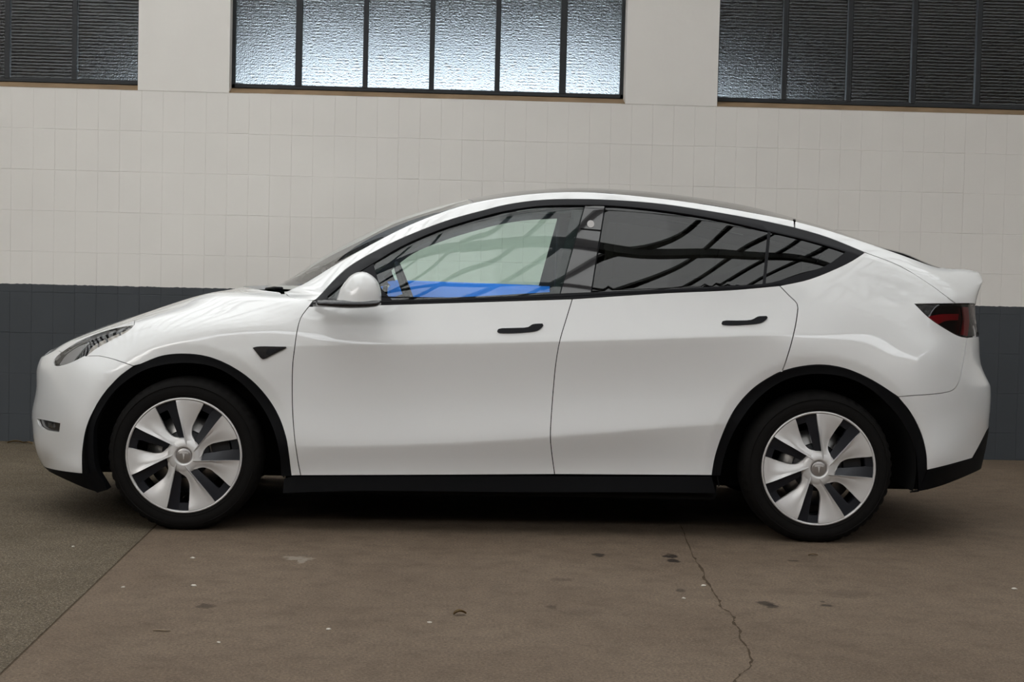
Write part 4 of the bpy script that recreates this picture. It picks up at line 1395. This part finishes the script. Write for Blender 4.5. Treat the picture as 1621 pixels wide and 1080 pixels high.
def make_wheel(hub, phase, side):
    """side -1 near, +1 far; outer face looks away from the car"""
    bm = bmesh.new()
    lathe_bm(bm, [(.225, .045), (.232, .19)], 64)
    lathe_bm(bm, [(.02, .052), (.105, .055), (.115, .075)], 48)
    wheel = bm_obj('wheel', bm, M['barrel'], car, smooth=True)
    k = -1 if side > 0 else 1
    wheel.location = (hub.x, side * abs(hub.y) * 1.0, HUB_Z)
    if side > 0:
        wheel.rotation_euler = (0, 0, PI)
    # tyre, flattened where it stands
    bm = bmesh.new()
    prof = [(.232, .215), (.300, .232), (.330, .220), (.347, .195), (R_T, .150), (R_T, .085), (.348, .045), (.340, .022), (.330, .010), (.312, -.001), (.298, -.004), (.285, -.003), (.272, .000), (.263, .003), (.258, .012), (.240, .03)]
    n = 144
    rings = []
    for r, y in prof:
        ring = []
        for q in range(n):
            rr = r
            a = 2 * PI * q / n
            if .335 < r and .02 < y < .06 and q % 3 == 0:
                rr -= .006
            x, z = rr * math.cos(a), rr * math.sin(a)
            yy = y
            if z < -HUB_Z + .0005:
                z = -HUB_Z + .0005
            if z < -.27 and y < .12:
                yy -= .006 * min(1, (-z - .27) / .05)
            ring.append(bm.verts.new((x, yy, z)))
        rings.append(ring)
    for a, b in zip(rings[:-1], rings[1:]):
        for q in range(n):
            bm.faces.new((a[q], b[q], b[(q + 1) % n], a[(q + 1) % n]))
    for r_, y_ in ((.318, -.003), (.277, -.003)):
        lathe_bm(bm, [(r_ - .003, y_ + .003), (r_, y_ - .0018), (r_ + .003, y_ + .003)], 72)
    bmesh.ops.recalc_face_normals(bm, faces=bm.faces)
    bm_obj('tyre', bm, M['rubber'], wheel, smooth=True)
    bm = bmesh.new()
    lathe_bm(bm, [(RR - .0105, .012), (RR - .0105, .001), (RR - .0075, -.0035), (RR - .003, -.0035), (RR, .000), (RR, .01)], 96)
    bm_obj('rim_ring', bm, M['silver'], wheel, smooth=True)
    bm = bmesh.new()
    lathe_bm(bm, [(.003, .002), (.037, .002), (.040, -.009), (.046, -.0095), (.060, -.0075), (.072, -.003), (.080, .006), (.083, .03)], 64)
    bm_obj('hub_cover', bm, M['silver'], wheel, smooth=True)
    bm = bmesh.new()
    lathe_bm(bm, [(.001, -.006), (.030, -.0055), (.035, -.003), (.036, .004)], 48)
    bm_obj('hub_cap', bm, M['emblem'], wheel, smooth=True)
    # emblem on the cap: arched bar over a tapering stem
    bm = bmesh.new()
    def slab(pts):
        lo = [bm.verts.new((x, -.0072, z)) for x, z in pts]
        hi = [bm.verts.new((x, -.005, z)) for x, z in pts]
        bm.faces.new(lo)
        for q in range(len(pts)):
            bm.faces.new((lo[q], hi[q], hi[(q + 1) % len(pts)], lo[(q + 1) % len(pts)]))
    top = [(-.021 + .042 * q / 8, .017 - .0035 * (abs(q - 4) / 4) ** 2) for q in range(9)]
    bot = [(-.019 + .038 * q / 8, .0115 - .0035 * (abs(q - 4) / 4) ** 2) for q in range(9)]
    slab(top + rev(bot))
    slab([(-.0075, .0095), (.0075, .0095), (.004, .006), (0, -.021), (-.004, .006)])
    bmesh.ops.recalc_face_normals(bm, faces=bm.faces)
    bm_obj('hub_emblem', bm, M['silver'], wheel)
    for q in range(7):
        a0 = phase * D2R + q * 2 * PI / 7
        link_mesh('spoke', blade_mesh(a0), M['silver'], wheel)
        link_mesh('wheel_insert', insert_mesh(a0), M['insert'], wheel)
    # brake disc, caliper
    bm = bmesh.new()
    lathe_bm(bm, [(.075, .068), (.178, .068), (.178, .095)], 64)
    bm_obj('brake_disc', bm, M['disc'], wheel, smooth=True)
    bm = bmesh.new()
    ca = [0.15, -0.1][0] if phase < 0 else 0.1
    for r0, r1, y0, y1 in ((.125, .205, .048, .066),):
        vs = []
        for q in range(9):
            a = ca - .38 + .76 * q / 8
            vs.append([bm.verts.new(pol(r, a, y)) for r, y in ((r0, y1), (r0, y0), (r1, y0), (r1, y1))])
        for a, b in zip(vs[:-1], vs[1:]):
            for q in range(3):
                bm.faces.new((a[q], b[q], b[q + 1], a[q + 1]))
        bm.faces.new(vs[0]); bm.faces.new(rev(vs[-1]))
    bm_obj('brake_caliper', bm, M['barrel'], wheel)
    return wheel


for side in (-1, 1):
    make_wheel(HUB_F, 0.0, side)
    make_wheel(HUB_R, -4.6, side)

# ------------------------------------------------------------------ cabin
def rbox(name, lo, hi, bev, mat, parent=None, rot=None, seg=3, **k):
    bm = bmesh.new()
    add_box(bm, lo, hi, bev, seg)
    if rot:
        ax, ang, piv = rot
        bmesh.ops.rotate(bm, cent=piv, matrix=Matrix.Rotation(ang, 3, ax), verts=bm.verts)
    return bm_obj(name, bm, M[mat], parent or car, smooth=True, **k)


for sgn in (-1, 1):
    y0, y1 = (-.62, -.14) if sgn < 0 else (.14, .62)
    s_ = rbox('front_seat', (-.35, y0, .42), (.22, y1, .60), .05, 'seat')
    rbox('backrest', (.14, y0 + .02, .56), (.28, y1 - .02, 1.16), .06, 'seat', s_, ('Y', .30, (.2, 0, .58)))
    rbox('headrest', (.36, y0 + .11, 1.17), (.46, y1 - .11, 1.36), .045, 'seat', s_, ('Y', .18, (.4, 0, 1.2)))
rb = rbox('rear_seat', (.75, -.53, .45), (1.25, .53, .68), .06, 'seat')
rbox('backrest', (1.20, -.54, .62), (1.34, .54, 1.14), .06, 'seat', rb, ('Y', .38, (1.25, 0, .65)))
rbox('dashboard', (-1.05, -.74, .78), (-.62, .74, 1.035), .07, 'cabin')
rbox('center_screen', (-.60, -.19, .90), (-.575, .19, 1.12), .01, 'gloss_black')
bm = bmesh.new()
sc_ = Vector((-.46, -.37, 1.06))
ax = Vector((-.93, 0, -.36)).normalized()
e1 = Vector((0, 1, 0)); e2 = ax.cross(e1)
add_tube(bm, [sc_ + (e1 * math.cos(2 * PI * k / 36) + e2 * math.sin(2 * PI * k / 36)) * .18 for k in range(36)], .016, 10, True)
for dr in (e1, -e1, e2):
    add_tube(bm, [sc_ + ax * .02, sc_ + dr * .18], .016, 8)
add_tube(bm, [sc_ + ax * .0, sc_ + ax * .30], .035, 10)
bm_obj('steering_wheel', bm, M['cabin'], car, smooth=True)
rbox('cabin_floor', (-.95, -.80, .27), (.95, .80, .33), .02, 'cabin')
rbox('load_floor', (1.35, -.5, .60), (2.2, .5, .66), .02, 'cabin')
# inner door skins; the far front one is still wrapped in blue film
for sgn in (-1, 1):
    for nm, xa, xb, mt in (('front_door_card', -.66, .28, 'blue' if sgn > 0 else 'cabin'), ('rear_door_card', .32, .94, 'cabin')):
        bm = bmesh.new()
        n = 14
        prev = None
        for k in range(n + 1):
            x = xa + (xb - xa) * k / n
            zt = min(1.135 - .012 * k / n, 1.085 + (x + .74) * .42) if (nm[0] == 'f' and sgn > 0) else 1.082 + .006 * k / n if nm[0] == 'f' else 1.09 + .018 * k / n
            ring = [bm.verts.new((x, sgn * y, z)) for y, z in ((.845, .40), (.80, .48), (.795, .80), (.80, zt - .11), (.815, zt - .03), (.835, zt - .004), (.868, zt))]
            if prev:
                for q in range(6):
                    bm.faces.new((prev[q], ring[q], ring[q + 1], prev[q + 1]))
            prev = ring
        o = bm_obj(nm, bm, M[mt], car, smooth=True)
        if mt == 'blue':
            o['label'] = 'inner door skin wrapped in bright blue film'
# seat belt upper anchors and pillar covers
for sgn in (-1, 1):
    rbox('pillar_cover', (.30, sgn * .70 - .02, 1.08), (.40, sgn * .70 + .02, 1.52), .015, 'liner', None, ('X', sgn * .28, (.35, sgn * .72, 1.25)))
# added lamp box and spot, made up to brighten the blue film
dl = rbox('added_film_lamp', (-.06, -.06, 1.500), (.06, .06, 1.520), .006, 'liner')
sp_ = bpy.data.lights.new('added_film_lamp_light', 'SPOT')
sp_.energy = 16; sp_.spot_size = 1.9; sp_.spot_blend = .6; sp_.shadow_soft_size = .05
so = bpy.data.objects.new('added_film_lamp_light', sp_)
C.objects.link(so); so.parent = dl
so.location = (.0, 0, 1.485)
so.rotation_euler = Vector((-.25, .8, -.40)).to_track_quat('-Z', 'Y').to_euler()
# wiper
bm = bmesh.new()
pa = surf(486, 560); pb = surf(498, 490)
P0 = Vector(pa[0] - pa[1] * .010); P1 = Vector(pb[0] + pb[1] * .004)
add_tube(bm, [P0, P0.lerp(P1, .5) + Vector((0, 0, .004)), P1], .007, 8)
bm_obj('wiper', bm, M['trim'], car, smooth=True)
